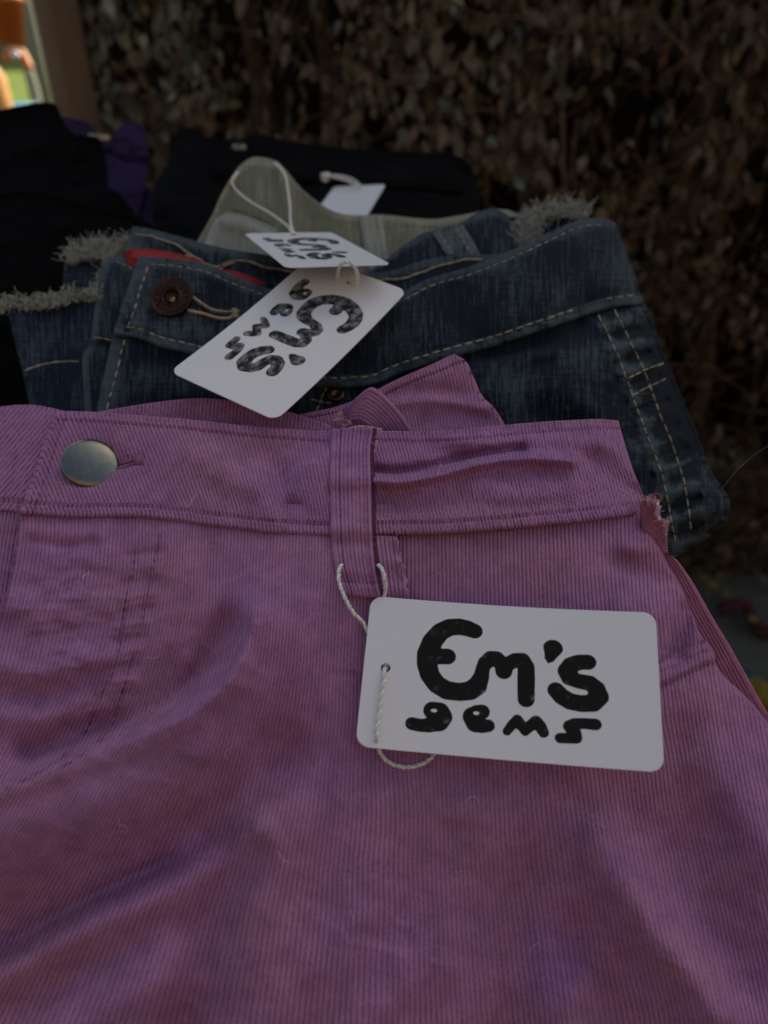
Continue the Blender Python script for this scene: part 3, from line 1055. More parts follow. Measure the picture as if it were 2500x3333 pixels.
# waistband
WF = [
    ([(420, 1380), (520, 1450), (600, 1540)], 50, 1.0), ([(640, 1480), (760, 1560), (870, 1600), (880, 1690)], 34, 2.2),
    ([(880, 1480), (960, 1430), (1060, 1420)], 40, -2.0), ([(905, 1560), (930, 1640), (990, 1700)], 34, -2.2),
    ([(960, 1600), (1010, 1520), (1085, 1460)], 24, 1.5), ([(1000, 1680), (1040, 1600), (1090, 1540)], 22, 1.1),
    ([(700, 1420), (760, 1460), (800, 1490)], 28, -.9),
    ([(1225, 1560), (1300, 1565), (1420, 1545), (1550, 1510), (1700, 1490), (1860, 1500)], 15, 3.6),
    ([(1225, 1535), (1300, 1538), (1420, 1518), (1550, 1482), (1700, 1462)], 14, -3.0),
    ([(1500, 1440), (1640, 1450), (1800, 1430), (1960, 1440)], 26, 1.2), ([(1600, 1400), (1800, 1400)], 14, -.9),
    ([(1240, 1640), (1400, 1660), (1560, 1640)], 34, -1.2), ([(1560, 1590), (1700, 1620), (1850, 1600)], 36, 1.0),
    ([(1930, 1500), (1990, 1560), (2060, 1620)], 28, -1.3), ([(1960, 1440), (2020, 1480), (2070, 1560)], 18, 1.0),
    ([(1380, 1420), (1420, 1470), (1500, 1470)], 22, -1.2), ([(1620, 1660), (1800, 1640), (1980, 1610)], 20, -.7),
    ([(150, 1400), (110, 1560)], 30, -.6), ([(294, 1506), (300, 1510)], 92, -1.3), ([(390, 1515), (450, 1500)], 16, -.8), ([(180, 1560), (260, 1600), (340, 1610)], 22, .8), ([(380, 1430), (440, 1480)], 24, .7),
]
wtop = [(190, 1347), (300, 1350), (392, 1357), (600, 1374), (784, 1394), (960, 1408), (1097, 1415), (1240, 1413), (1400, 1415), (1500, 1408), (1600, 1398), (1740, 1385), (1850, 1378), (1950, 1374), (2005, 1378)]
wbot = [(78, 1664), (160, 1668), (235, 1674), (350, 1672), (470, 1674), (600, 1688), (705, 1702), (862, 1721), (980, 1729), (1089, 1733), (1235, 1730), (1400, 1727), (1500, 1722), (1645, 1711), (1780, 1698), (1900, 1686), (2000, 1672), (2060, 1664), (2108, 1664)]
X, Y = coons(wtop, wbot, [(190, 1347), (160, 1420), (130, 1520), (100, 1600), (78, 1664)], [(2005, 1378), (2022, 1440), (2050, 1530), (2088, 1620), (2108, 1664)], 120, 800)
tt = np.linspace(0, 1, 120)[:, None]; ss = np.linspace(0, 1, 800)[None]
cot = np.interp(X, [80, 500, 800, 1090, 1250, 1600, 1900, 2100], [.42, .40, .30, .17, .28, .24, .26, .40])
PH = (X - cot*(Y-1540) + 8*vnoise(X/120, Y/90, 8))/np.interp(X, [80, 800, 1250, 2100], [15.2, 13.6, 13.2, 12.4])
h, pv = wale(PH, .0006)


def zW(x, y):
    x = np.asarray(x, float); y = np.asarray(y, float)
    near = np.clip((np.interp(x, [p[0] for p in wbot], [p[1] for p in wbot]) - y)/80, .12, 1)
    z = zP(x, y, False) - .0030 - 2.3*near*folds(x, y, WF) - .0009*fbm(x/130, y/110, 3, 22)
    return z


dB = (1-tt)*320; dT = tt*310; dL = ss*1950; dR = (1-ss)*1950
welt = np.clip((24-dB)/6, 0, 1); gB = np.exp(-((dB-27)/5.5)**2)
wT = np.clip((17-dT)/5, 0, 1); gT = np.exp(-((dT-21)/4.5)**2)
wL = np.clip((24-dL)/6, 0, 1); gL = np.exp(-((dL-30)/5)**2) + .7*np.exp(-((dL-10)/4)**2)
Z = zW(X, Y) - h - bead(PH, Y) - .0009*welt + .0006*gB - .0003*wT + .0005*gT - .0003*wL + .0006*gL
# the corded seam shows crosswise beads
Z = Z - welt*.0002*np.sin(X/13*2*math.pi + 1.3)
# turn round the hip at the right end
Xr = X.copy()
turn = np.clip((X-1960)/120, 0, 1)
Z = Z + .006*turn**2.5
sheet('waistband', X, Y, Z, M['cord'], trousers, rim='tblr', r=.0013, attrs={'pile': np.clip(pv*(1-.1*welt) - .25*gB - .2*gT - .2*gL, 0, 1)})  # pile tone also carries painted shade along welt and edge grooves
stitches('topstitching', [(230, 1371), (392, 1379), (600, 1396), (784, 1416), (960, 1430), (1080, 1437)], lambda x, y: zW(x, y) - .0001, M['thread_mauve'], trousers, length=14, gap=9, r=.00016)
stitches('topstitching', [(1250, 1436), (1400, 1437), (1500, 1430), (1600, 1420), (1740, 1407), (1850, 1400), (1990, 1398)], lambda x, y: zW(x, y) - .0001, M['thread_mauve'], trousers, length=14, gap=9, r=.00016)

# buttonhole slit with its bar tack
acc = Acc()
for k in range(46):
    u = k/45
    x = 378 + 78*u; y = 1518 - 22*u**1.4
    for s in (-1, 1):
        w = 11*(1-.5*u)
        pp = P([x, x+1.5], [y + s*2.5, y + s*w], zW(np.array([x, x+1.5]), np.array([y+s*2.5, y+s*w])) - np.array([.0006, .0005]))
        acc.add(*tube_arrays(np.array([pp[0], (pp[0]+pp[1])/2 - AF*.0004, pp[1]]), .00028, 5), random.random()*.5)
for k in range(18):
    x = 438 + k*1.5; pp = P([x+random.uniform(-2, 2), x+3], [1484+random.uniform(-4, 3), 1512+random.uniform(-3, 4)], zW(np.array([x, x]), np.array([1480, 1514])) - .0007)
    acc.add(*tube_arrays(pp, .00025, 5), random.random())
acc.build('buttonhole', M['thread_mauve'], trousers, kind='stuff')

# silver button
tilt = math.radians(29)
vd = nrm(P(294, 1506, 1.0) - CC); vu = nrm(AU - vd*np.dot(AU, vd))
bn = -vd*math.cos(tilt) + vu*math.sin(tilt)
zc = float(zW(np.array([294.]), np.array([1506.]))[0])
bc = P(294, 1506, zc - .0045)
R0 = 88*zc/F
prof = [(.0001, .0021), (R0*.3, .00200), (R0*.55, .00172), (R0*.75, .00132), (R0*.88, .00090), (R0*.955, .00045), (R0*.985, .0002), (R0, -.0003), (R0*.97, -.0010), (R0*.5, -.0012), (.0025, -.0012), (.0025, -.006)]
a = Acc(); a.add(*lathe_arrays(prof[::-1], bc, bn, seg=96)); btn = a.build('button', M['steel'], trousers)
btn['label'] = 'smooth round silver button'

# belt loop on the front
bl_l = [(1090, 1408), (1087, 1500), (1086, 1584), (1091, 1729), (1100, 1830), (1126, 1926)]
bl_r = [(1214, 1404), (1206, 1470), (1209, 1584), (1212, 1729), (1222, 1850), (1238, 1932)]
X, Y = coons([(1090, 1408), (1150, 1403), (1214, 1404)], [(1126, 1926), (1180, 1932), (1238, 1932)], bl_l, bl_r, 210, 64)
tt = np.linspace(0, 1, 210)[:, None]; ss = np.linspace(0, 1, 64)[None]
PH = ss*9.5 + 0*tt
h, pv = wale(PH, .0006)
dL = ss*122; dR = (1-ss)*122; dB = (1-tt)*525
gr = .7*np.exp(-((dL-18)/4)**2) + np.exp(-((dR-20)/4.5)**2) + np.exp(-((dB-34)/5)**2)
Z = np.where(Y < 1700, np.minimum(zW(X, Y) - .0022, 9), 9)
under = np.where(Y < 1745, np.minimum(zW(X, Y), zP(X, Y)), zP(X, Y) - .0022).min(1) - .0026
kk = np.ones(15)/15; under = np.convolve(np.pad(under, 7, mode='edge'), kk, 'valid')
Yl_ = Y[:, 15].copy(); ul_ = under.copy()
zl_y = lambda yy: np.interp(yy, Yl_, ul_)
Z = zl_y(Y) + .0006*((ss-.45)*2)**2 - h - bead(PH, Y)
Z = Z - .0006*np.sin(Y/27.0 + 2*vnoise(Y/60, X*0, 3)) * np.exp(-((Y-1650)/170)**2) - .0016*np.exp(-((Y-1720)/26.)**2) + .0011*np.exp(-((Y-1775)/22.)**2) + .0010*np.exp(-((dB-44)/18)**2)
Z = Z + .00045*gr - .0005*np.clip((17-dR)/4, 0, 1)
sheet('belt_loop', X, Y, Z, M['cord'], trousers, rim='tblr', r=.0014, attrs={'pile': np.clip(pv-.18*gr, 0, 1)})  # shade of the loop's stitched grooves put into the colour
# folded-under end at the loop's top
X, Y = coons([(1130, 1396), (1180, 1390), (1236, 1400)], [(1204, 1440), (1206, 1462), (1212, 1484)], [(1130, 1396), (1170, 1410), (1204, 1440)], [(1236, 1400), (1228, 1440), (1212, 1484)], 24, 30)
sheet('loop_turning', X, Y, zl_y(Y) + .0022 + .0007*fbm(X/12, Y/12, 3), M['cord_edge'], trousers, rim='tblr', r=.0008)

# pocket bag seam that shows right of the loop
X, Y = coons([(1212, 1742), (1283, 1746)], [(1238, 1975), (1326, 1978)], [(1212, 1742), (1222, 1850), (1238, 1975)], [(1283, 1746), (1288, 1790), (1306, 1850), (1316, 1920), (1326, 1978)], 90, 46)
X = X + np.linspace(0, 1, 46)[None]**6 * (3.5*np.sin(Y/6.5) + 4*vnoise(Y/14, Y*0, 2))
PH = (X - .12*(Y-1740))/13.5; h, pv = wale(PH)
sheet('pocket_edge', X, Y, zP(X, Y) - .0034 - h + .0007*np.sin(Y/14)*np.linspace(0, 1, 46)[None], M['cord'], trousers, rim='r', r=.0012, attrs={'pile': pv})

# back waistband seen over the front one
bt = [(230, 1372), (330, 1348), (450, 1327), (560, 1312), (660, 1305), (790, 1316), (900, 1338), (1010, 1372), (1120, 1410)]
X, Y = coons(bt, [(230, 1470), (600, 1470), (1120, 1470)], [(230, 1372), (230, 1470)], [(1120, 1410), (1120, 1470)], 60, 380)
tt = np.linspace(0, 1, 60)[:, None]
PH = (X + .1*Y)/12.5; h, pv = wale(PH)
sheet('back_waistband', X, Y, .3005 + (1330-Y)*.00004 + .004*np.abs((X-660)/450)**2*-1 - h, M['cord'], trousers, rim='t', r=.0012, attrs={'pile': pv})
X, Y = coons([(880, 1376), (1000, 1352), (1100, 1330), (1190, 1296), (1300, 1240), (1400, 1196), (1478, 1160)], [(900, 1460), (1300, 1470), (1690, 1460)],
             [(880, 1376), (900, 1460)], [(1478, 1160), (1510, 1182), (1535, 1235), (1560, 1290), (1600, 1330), (1640, 1392), (1690, 1460)], 130, 330)
tt = np.linspace(0, 1, 130)[:, None]; ss = np.linspace(0, 1, 330)[None]
PH = (X - .22*(Y-1300) + 20*vnoise(X/160, Y/130, 2))/11.5; h, pv = wale(PH, .0006)
F2 = [([(1240, 1330), (1340, 1302), (1450, 1305), (1580, 1330)], 14, 2.4), ([(1270, 1290), (1380, 1272), (1500, 1280)], 20, -2.2), ([(1380, 1370), (1480, 1352), (1600, 1372)], 24, -1.6), ([(1380, 1240), (1450, 1215)], 24, 1.2)]
g = np.exp(-((tt*260-22)/5)**2)
sheet('back_waistband', X, Y, .3085 - (Y-1160)*.00004 - folds(X, Y, F2) - h + .0006*g + .003*np.clip((1100-X)/200, 0, 1), M['cord'], trousers, rim='tr', r=.0012, attrs={'pile': np.clip(pv-.4*g, 0, 1)})  # top groove shaded by colour as well as depth
# its upturned belt loop
X, Y = coons([(1116, 1346), (1140, 1318), (1170, 1290), (1204, 1269), (1235, 1285), (1262, 1310), (1303, 1357), (1340, 1420)],
             [(1112, 1384), (1135, 1366), (1165, 1360), (1190, 1370), (1215, 1390), (1240, 1425)],
             [(1116, 1346), (1108, 1366), (1112, 1384)], [(1340, 1420), (1290, 1424), (1240, 1425)], 52, 120)
tt = np.linspace(0, 1, 52)[:, None]; ss = np.linspace(0, 1, 120)[None]
PH = tt*8 + 0*ss; h, pv = wale(PH, .0006)
sheet('belt_loop', X, Y, .2990 - .006*np.sin(ss*math.pi*.8) - h + .0012*tt, M['cord'], trousers, rim='tblr', r=.0012, attrs={'pile': pv})
fray('frayed_end', [(1112, 1348), (1108, 1366), (1116, 1384), (1140, 1376)], lambda x, y: .296 + 0*x, M['lint_pink'], trousers, n=120, length=.003, up=(-.3, -.3), spread=5)

# back panel showing past the side edge
X, Y = coons([(2060, 1700), (2154, 1787)], [(2300, 2760), (2820, 2760)], [(2060, 1700), (2160, 2200), (2300, 2760)],
             [(2154, 1787), (2187, 1812), (2223, 1863), (2255, 1917), (2306, 2011), (2353, 2090), (2407, 2188), (2465, 2293), (2500, 2346), (2600, 2500), (2820, 2760)], 260, 110)
ss = np.linspace(0, 1, 110)[None]; tt = np.linspace(0, 1, 260)[:, None]
PH = (ss-1)*(X[:, -1:]-X[:, :1])/14.5; h, pv = wale(PH, .0005)
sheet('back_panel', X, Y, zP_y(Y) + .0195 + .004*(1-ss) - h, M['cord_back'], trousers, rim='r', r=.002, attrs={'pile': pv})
# torn side seam allowance between waistband and jeans
X, Y = coons([(2080, 1640), (2110, 1630), (2135, 1650)], [(2110, 1800), (2165, 1800)], [(2080, 1640), (2095, 1720), (2110, 1800)], [(2135, 1650), (2140, 1690), (2168, 1702), (2163, 1740), (2165, 1800)], 60, 40)
PH = (X + 1.2*(Y-1700))/13; h, pv = wale(PH)
sheet('side_seam', X, Y, .2690 - h + .001*fbm(X/20, Y/20), M['cord_back'], trousers, rim='tr', r=.001, attrs={'pile': pv})
fray('frayed_end', [(2104, 1632), (2136, 1640), (2140, 1690), (2166, 1700), (2164, 1745)], lambda x, y: .267 + 0*x, M['lint_pink'], trousers, n=170, length=.0022, up=(.4, .3), spread=6)
# stray nap fibres along the edges
fray('nap_fibres', wtop[:-1], lambda x, y: zW(x, y) - .0005, M['lint_pink'], trousers, n=260, length=.0016, up=(0, .9), spread=4, r=.00004)

acc = Acc()
for (lx, ly) in ((520, 2125), (1560, 2620), (900, 2760), (1900, 1460), (640, 1600), (1980, 2700), (300, 1860), (1150, 3020), (1420, 1500), (740, 2480), (1760, 3060), (420, 2700)):
    a0 = random.uniform(0, 6.28); pts_ = []
    for j in range(7):
        a0 += random.gauss(0, .6); lx += 9*math.cos(a0); ly += 9*math.sin(a0)
        pts_.append(P(lx, ly, float((zW if ly < 1660 else zP)(np.array([lx]), np.array([ly]))[0]) - .0030))
    acc.add(*tube_arrays(crom(pts_, 16), .00005, 4), random.random())
acc.build('lint', M['string'], trousers, kind='stuff')

# ------------------------------------------------------------------ BLUE JEANS
zJ_y = cs([600, 700, 850, 1000, 1200, 1400, 1700, 1900], [.402, .386, .364, .348, .331, .318, .304, .298])
JR = cs([700, 771, 850, 920, 985, 1064, 1153, 1226, 1316, 1389, 1479, 1560, 1600, 1658, 1715, 1755, 1804, 1900],
        [1996, 2014, 2042, 2066, 2080, 2118, 2150, 2180, 2216, 2248, 2278, 2318, 2352, 2364, 2330, 2262, 2195, 2100])
FJ = [
    ([(1300, 1240), (1500, 1190), (1700, 1140), (1880, 1060)], 26, -3.2), ([(1480, 1215), (1600, 1190), (1680, 1165), (1800, 1150)], 16, 2.4),
    ([(1600, 1280), (1800, 1260), (1950, 1200)], 50, 2.2), ([(1750, 1330), (1900, 1400), (2000, 1520)], 46, -2.6),
    ([(1850, 1300), (1980, 1380), (2060, 1500)], 36, 2.2), ([(1500, 1300), (1550, 1400)], 60, -1.4),
    ([(1420, 900), (1500, 1000), (1560, 1100)], 44, -1.6), ([(1700, 800), (1760, 950), (1800, 1040)], 50, 1.6),
    ([(1950, 740), (1990, 860), (2010, 960)], 36, 1.5), ([(1860, 980), (1930, 990), (1990, 970)], 24, -1.8),
    ([(640, 900), (620, 980), (640, 1080)], 24, 1.5), ([(700, 950), (690, 1030), (720, 1120)], 22, -1.3), ([(480, 900), (470, 1000), (440, 1060)], 20, .9),
    ([(1280, 1330), (1240, 1400)], 40, 1.5), ([(2150, 1200), (2200, 1420), (2290, 1600)], 34, -2.4),
    ([(2250, 1560), (2310, 1620), (2330, 1700)], 34, 2.6), ([(500, 1160), (650, 1200), (800, 1230)], 22, -1.2),
    ([(470, 1230), (640, 1270), (800, 1290)], 24, 1.2), ([(420, 1310), (600, 1330), (760, 1340)], 18, -1.0),
]
seam_l = [(1947, 1023), (1996, 1121), (2037, 1226), (2069, 1316), (2118, 1446), (2159, 1560), (2183, 1682), (2200, 1780)]
seam_r = [(2000, 1007), (2053, 1113), (2102, 1218), (2143, 1332), (2191, 1454), (2232, 1593), (2252, 1755)]
for k in range(20):
    u = k/19
    pa = crom(seam_l, 20)[k]; pb_ = crom(seam_r, 20)[k]
    FJ.append(([tuple(pa + (-14, 4)), tuple((pa+pb_)/2), tuple(pb_ + (34, -10))], 8.5, 1.9*random.uniform(.5, 1.5)*(1 if k % 2 else -1)))


def zJ(x, y):
    x, y = np.broadcast_arrays(np.asarray(x, float), np.asarray(y, float))
    z = zJ_y(y) + .014*np.clip((x - (JR(y)-380))/380, 0, 1)**2.2
    z = z + .004*np.clip((700-x)/400, 0, 1)**2
    return z - 1.5*folds(x, y, FJ) - .0018*fbm(x/120, y/120, 3, 31)


def zJw(x, y):
    x = np.asarray(x, float); y = np.asarray(y, float)
    return zJ(x, y) - .0035 - .0007*np.sin(x/14 + 2.5*vnoise(x/50, y/50, 4))*np.exp(-((y - np.interp(x, [380, 633, 800, 1080, 1313, 1597, 1842, 2080], [1084, 1147, 1200, 1252, 1202, 1121, 1039, 983]) + 8)/14)**2)


def wear_edges(X, tb, lr, wt=60, wl=60, H=300, W=1500):
    m, n = X.shape
    tt = np.linspace(0, 1, m)[:, None]; ss = np.linspace(0, 1, n)[None]
    w = np.zeros(X.shape)
    if 't' in tb: w = np.maximum(w, np.clip(1 - tt*H/wt, 0, 1))
    if 'b' in tb: w = np.maximum(w, np.clip(1 - (1-tt)*H/wt, 0, 1))
    if 'l' in lr: w = np.maximum(w, np.clip(1 - ss*W/wl, 0, 1))
    if 'r' in lr: w = np.maximum(w, np.clip(1 - (1-ss)*W/wl, 0, 1))
    return w


jeans = thing('blue_jeans', 'faded dark blue jeans with copper shank button, folded behind the mauve trousers', 'jeans', P(1300, 1200, .34))
jt = [(460, 843), (512, 846), (565, 851), (640, 862), (700, 880), (753, 903), (874, 949), (1000, 985), (1150, 993), (1230, 984), (1313, 958), (1394, 917), (1516, 881), (1638, 836), (1760, 779), (1882, 726), (1955, 718), (1996, 728)]
jb = [(380, 1084), (452, 1092), (527, 1122), (633, 1147), (800, 1200), (950, 1238), (1080, 1252), (1215, 1243), (1313, 1202), (1475, 1153), (1597, 1121), (1720, 1080), (1842, 1039), (1964, 999), (2030, 986), (2080, 983)]
# body below the waistband
X, Y = coons([(385, 1075), (527, 1110), (800, 1185), (1080, 1235), (1313, 1190), (1597, 1105), (1842, 1020), (2080, 975)], [(300, 1480), (900, 1640), (1500, 1760), (2100, 1860)],
             [(385, 1075), (370, 1140), (352, 1220), (330, 1330), (300, 1480)], [(2080, 975), (2118, 1064), (2150, 1153), (2180, 1226), (2216, 1316), (2248, 1389), (2278, 1479), (2318, 1560), (2360, 1625), (2350, 1690), (2285, 1750), (2180, 1815), (2100, 1860)], 230, 420)
ss = np.linspace(0, 1, 420)[None]; tt = np.linspace(0, 1, 230)[:, None]
sd_l = np.exp(-(seg_dist(X, Y, crom(seam_l, 40))/5)**2) + np.exp(-(seg_dist(X, Y, crom(seam_r, 40))/5)**2)
raise_ = np.clip(1 - seg_dist(X, Y, crom([((a[0]+b[0])/2, (a[1]+b[1])/2) for a, b in zip(crom(seam_l, 12), crom(seam_r, 12))], 40))/34, 0, 1) > 0
sidewear = np.exp(-((seg_dist(X, Y, crom(seam_l, 40))-4)/14)**2)
wear = np.maximum(wear_edges(X, '', 'l', wl=50), .9*sidewear)
pk = folds(X, Y, FJ)*1000
side_ = np.clip(1 - (seg_dist(X, Y, crom(seam_r, 40))-30)/60, 0, 1)
wear = np.clip(wear + side_*.55*np.clip(pk, -1.2, 1.4) + .12*np.clip(pk, -1, 1) + .7*fbm(X/26, Y/18, 3, 66)*np.clip((X-1850)/200, 0, 1), -.6, 1.6)
Z = zJ(X, Y) + .0006*sd_l - .0009*raise_ + .006*ss**30 + .010*np.clip((Y-1640)/100, 0, 1)*np.clip((X-2150)/100, 0, 1)
sheet('leg_front', X, Y, Z, M['denim'], jeans, rim='lrt', r=.0018, attrs={'wear': wear})
# waistband
X, Y = coons(jt, jb, [(460, 843), (440, 900), (412, 980), (380, 1084)], [(1996, 728), (2016, 775), (2042, 850), (2066, 920), (2080, 983)], 90, 520)
m_, n_ = X.shape
tt = np.linspace(0, 1, m_)[:, None]; ss = np.linspace(0, 1, n_)[None]
g = np.exp(-((tt*250-14)/4)**2) + np.exp(-(((1-tt)*250-22)/4)**2) + np.exp(-((ss*1750-28)/4)**2)
wear = wear_edges(X, 'tb', 'l', wt=34, wl=44, H=250, W=1750)
wear = np.maximum(wear, .75*np.clip((760-X)/300, 0, 1)*(.4+fbm(X/60, Y/60, 2, 5)))
wear = np.clip(wear*(1+1.2*fbm(X/22, Y/16, 2, 67)) + .12*np.clip(folds(X, Y, FJ)*1000, -1, 1.5), -.5, 1.5)
sheet('waistband', X, Y, zJw(X, Y) + .0006*g - .0006*np.clip((18-(1-tt)*250)/5, 0, 1) + .007*ss**40, M['denim_flap'] if False else M['denim'], jeans, rim='tblr', r=.0014, attrs={'wear': wear})
# stitching
def inset(pts, d):
    p = crom(pts, 60); g = np.gradient(p, axis=0); nn = np.stack([-g[:, 1], g[:, 0]], 1); nn /= np.linalg.norm(nn, axis=1, keepdims=True)
    return p + nn*d
st = lambda pts, zf, m='thread', **k: stitches('topstitching', pts, zf, M[m], jeans, **k)
st(inset(jt, 15)[1:-1], zJw, 'thread_pale', length=22, gap=9, r=.0003)
st(inset(jb, -22)[1:], zJw, length=26, gap=9, r=.00034)
st([(482, 868), (462, 925), (440, 1000), (414, 1070)], zJw, length=22, gap=10)
st([(405, 1105), (390, 1170), (372, 1240), (352, 1320), (340, 1370)], zJ, length=24, gap=12)
st(seam_l, zJ, off=.0013, length=26, gap=8); st(seam_r, zJ, off=.0013, length=28, gap=9)
st([(2045, 1230), (2100, 1204), (2161, 1182)], zJ, off=.0014, length=24, gap=3)
st([(2057, 1287), (2120, 1255), (2181, 1226)], zJ, off=.0014, length=24, gap=3)
st([(1030, 1338), (1050, 1290), (1070, 1240)], zJ, off=.001, length=18, gap=5)
st([(1015, 1300), (1050, 1308), (1085, 1312)], zJ, off=.001, length=18, gap=5)

# back waistband (inside) with heavy tan stitching
bt = [(437, 745), (482, 752), (603, 783), (655, 798), (753, 820), (867, 838), (1000, 862), (1174, 896), (1272, 889), (1394, 852), (1516, 836), (1640, 834), (1760, 775)]
bb = [(405, 860), (500, 880), (700, 930), (900, 985), (1100, 1030), (1300, 1010), (1500, 940), (1760, 840)]
X, Y = coons(bt, bb, [(437, 745), (420, 790), (405, 860)], [(1760, 775), (1760, 840)], 60, 420)
zJb = lambda x, y: zJ_y(y) + .0125 - folds(np.asarray(x, float), np.asarray(y, float), [([(560, 780), (620, 830), (660, 900)], 24, 2.0), ([(700, 840), (730, 900)], 22, -2.4), ([(800, 830), (830, 900)], 24, 1.6)]) - .001*fbm(np.asarray(x)/90, np.asarray(y)/90, 2, 8)
sheet('back_waistband', X, Y, zJb(X, Y), M['denim'], jeans, rim='tl', r=.0013, attrs={'wear': wear_edges(X, 't', 'l', wt=24, H=110)})
hs = [(444, 762), (500, 772), (565, 792), (605, 818), (640, 842), (680, 862), (708, 869), (745, 852), (791, 848), (830, 858), (867, 871), (942, 882), (1060, 905), (1190, 914), (1313, 905), (1380, 884), (1435, 865), (1516, 846), (1600, 848)]
st(hs, zJb, off=.0007, length=34, gap=-3, r=.00055, jit=1.6)
st([(a, b+9) for a, b in hs[3:9]], zJb, off=.0007, length=26, gap=-2, r=.0004, jit=2)
# red binding tape
X, Y = coons([(408, 838), (416, 822), (432, 813), (527, 820), (590, 833), (640, 851), (716, 880), (760, 886), (821, 906), (858, 922)],
             [(410, 842), (430, 862), (520, 880), (640, 900), (760, 938), (858, 950)], [(408, 838), (410, 842)], [(858, 922), (858, 950)], 20, 180)
sheet('binding_tape', X, Y, zJ_y(Y) + .006 - .0006*fbm(X/60, Y/30, 2), M['red'], jeans, rim='tblr', r=.0007)
# right front under the fly, left of the flap
X, Y = coons([(377, 839), (410, 850), (470, 872)], [(292, 1420), (440, 1440)], [(377, 839), (345, 868), (326, 949), (314, 1031), (306, 1096), (298, 1130), (280, 1158), (279, 1230), (292, 1420)], [(470, 872), (440, 1100), (440, 1440)], 140, 60)
sheet('leg_front', X, Y, zJ_y(Y) + .0070 - .0035*np.exp(-((Y-1130)/16)**2)*-1 + .006*(1-np.linspace(0, 1, 60)[None])**3, M['denim'], jeans, rim='tl', r=.0014, attrs={'wear': wear_edges(X, 't', 'l', wt=40, wl=18, H=600, W=150)})
st([(378, 851), (408, 862), (436, 876)], lambda x, y: zJ_y(y) + .007, 'thread_pale', off=.0005, length=18, gap=5, r=.0003)
st([(308, 1098), (340, 1102), (378, 1112)], lambda x, y: zJ_y(y) + .009, off=.0008, length=30, gap=1)
# outside of the back with belt loop
X, Y = coons([(1180, 905), (1256, 854), (1296, 820), (1370, 771), (1418, 757), (1500, 732), (1557, 699), (1606, 690), (1646, 706), (1680, 755), (1720, 800), (1760, 830)], [(1180, 960), (1500, 960), (1760, 900)],
             [(1180, 905), (1180, 960)], [(1760, 830), (1760, 900)], 90, 240)
zJbb = lambda x, y: zJ_y(y) + .022 - folds(np.asarray(x, float), np.asarray(y, float), [([(1370, 771), (1400, 850)], 20, -1.8), ([(1560, 710), (1600, 800)], 26, 2.4), ([(1640, 720), (1700, 820)], 20, -2)])
sheet('back_panel', X, Y, zJbb(X, Y), M['denim'], jeans, rim='t', r=.0015, attrs={'wear': wear_edges(X, 't', '', wt=14, H=150)})
X, Y = coons([(1416, 762), (1455, 745), (1502, 738)], [(1470, 850), (1520, 850), (1562, 842)], [(1416, 762), (1442, 800), (1470, 850)], [(1502, 738), (1530, 780), (1562, 842)], 40, 34)
ss = np.linspace(0, 1, 34)[None]
sheet('belt_loop', X, Y, zJbb(X, Y) - .0028, M['denim_flap'], jeans, rim='tblr', r=.0012, attrs={'wear': .5 + .4*np.abs(ss-.5)*2 + 0*X})
st([(1432, 764), (1458, 805), (1484, 848)], lambda x, y: zJbb(x, y) - .003, off=.0005, length=16, gap=7)
st([(1486, 746), (1513, 790), (1543, 842)], lambda x, y: zJbb(x, y) - .003, off=.0005, length=16, gap=7)

# buttonhole with tan thread
acc = Acc()
up_ = crom([(622, 972), (660, 998), (690, 1014), (730, 1020), (768, 1020)], 52)
dn_ = crom([(612, 1008), (660, 1018), (700, 1030), (735, 1034), (768, 1026)], 52)
for ln in (up_, dn_):
    for k in range(52):
        x, y = ln[k]
        s = -1 if ln is up_ else 1
        pp = P([x, x+2, x+3], [y - 1.0*s, y+4.5*s, y + 11*s*(1-.4*k/52)], zJw(np.array([x, x+2, x+3]), np.array([y, y, y])) - np.array([.0007, .0013, .0004]))
        acc.add(*tube_arrays(pp, .00032*random.uniform(.8, 1.3), 5), random.random())
for k in range(26):
    x = 764 + random.uniform(-4, 8); y = 1005 + random.uniform(0, 30)
    pp = P([x-10, x, x+8], [y, y-3, y+2], zJw(np.array([x]*3), np.array([y]*3)) - np.array([.0004, .0015, .0005]))
    acc.add(*tube_arrays(pp, .00035, 5), random.random())
acc.build('buttonhole', M['thread'], jeans, kind='stuff')

# copper shank button with raised lettering
tilt = math.radians(14)
cn = nrm(-AF*math.cos(tilt) + AU*math.sin(tilt) - AR*.10)
zc = float(zJw(np.array([558.]), np.array([967.]))[0]) - .0058
bc = P(558, 967, zc)
R0 = 71*zc/F
prof = [(.0024, -.005), (R0*.60, -.0020), (R0*.96, -.0012), (R0, -.0004), (R0*.99, .0004), (R0*.94, .0009), (R0*.89, .0005), (R0*.84, .0002), (R0*.50, .0002), (R0*.47, .0007), (R0*.43, .0012), (R0*.39, .0010), (R0*.34, .0001), (R0*.31, -.0014), (R0*.0001+.00001, -.0016)]
jbn = Acc(); jbn.add(*lathe_arrays(prof, bc, cn, seg=96)); jbo = jbn.build('button', M['copper'], jeans)
jbo['label'] = 'aged copper button with raised letters'
a = Acc(); a.add(*lathe_arrays([(R0*.17, -.0016), (R0*.165, -.0006), (R0*.12, -.0001), (.00001, .0001)], bc + AR*R0*.03 - AU*R0*.07, cn, seg=32)); a.build('stud', M['brass'], jbo)
uu = nrm(AR - cn*np.dot(AR, cn)); vv = np.cross(cn, uu)
word = [(c, 108 - i*27.0) for i, c in enumerate('GLORIA')] + [(c, -46 - i*22.0) for i, c in enumerate('VANDERBILT')]
letters = Acc(); dgc = bpy.context.evaluated_depsgraph_get()
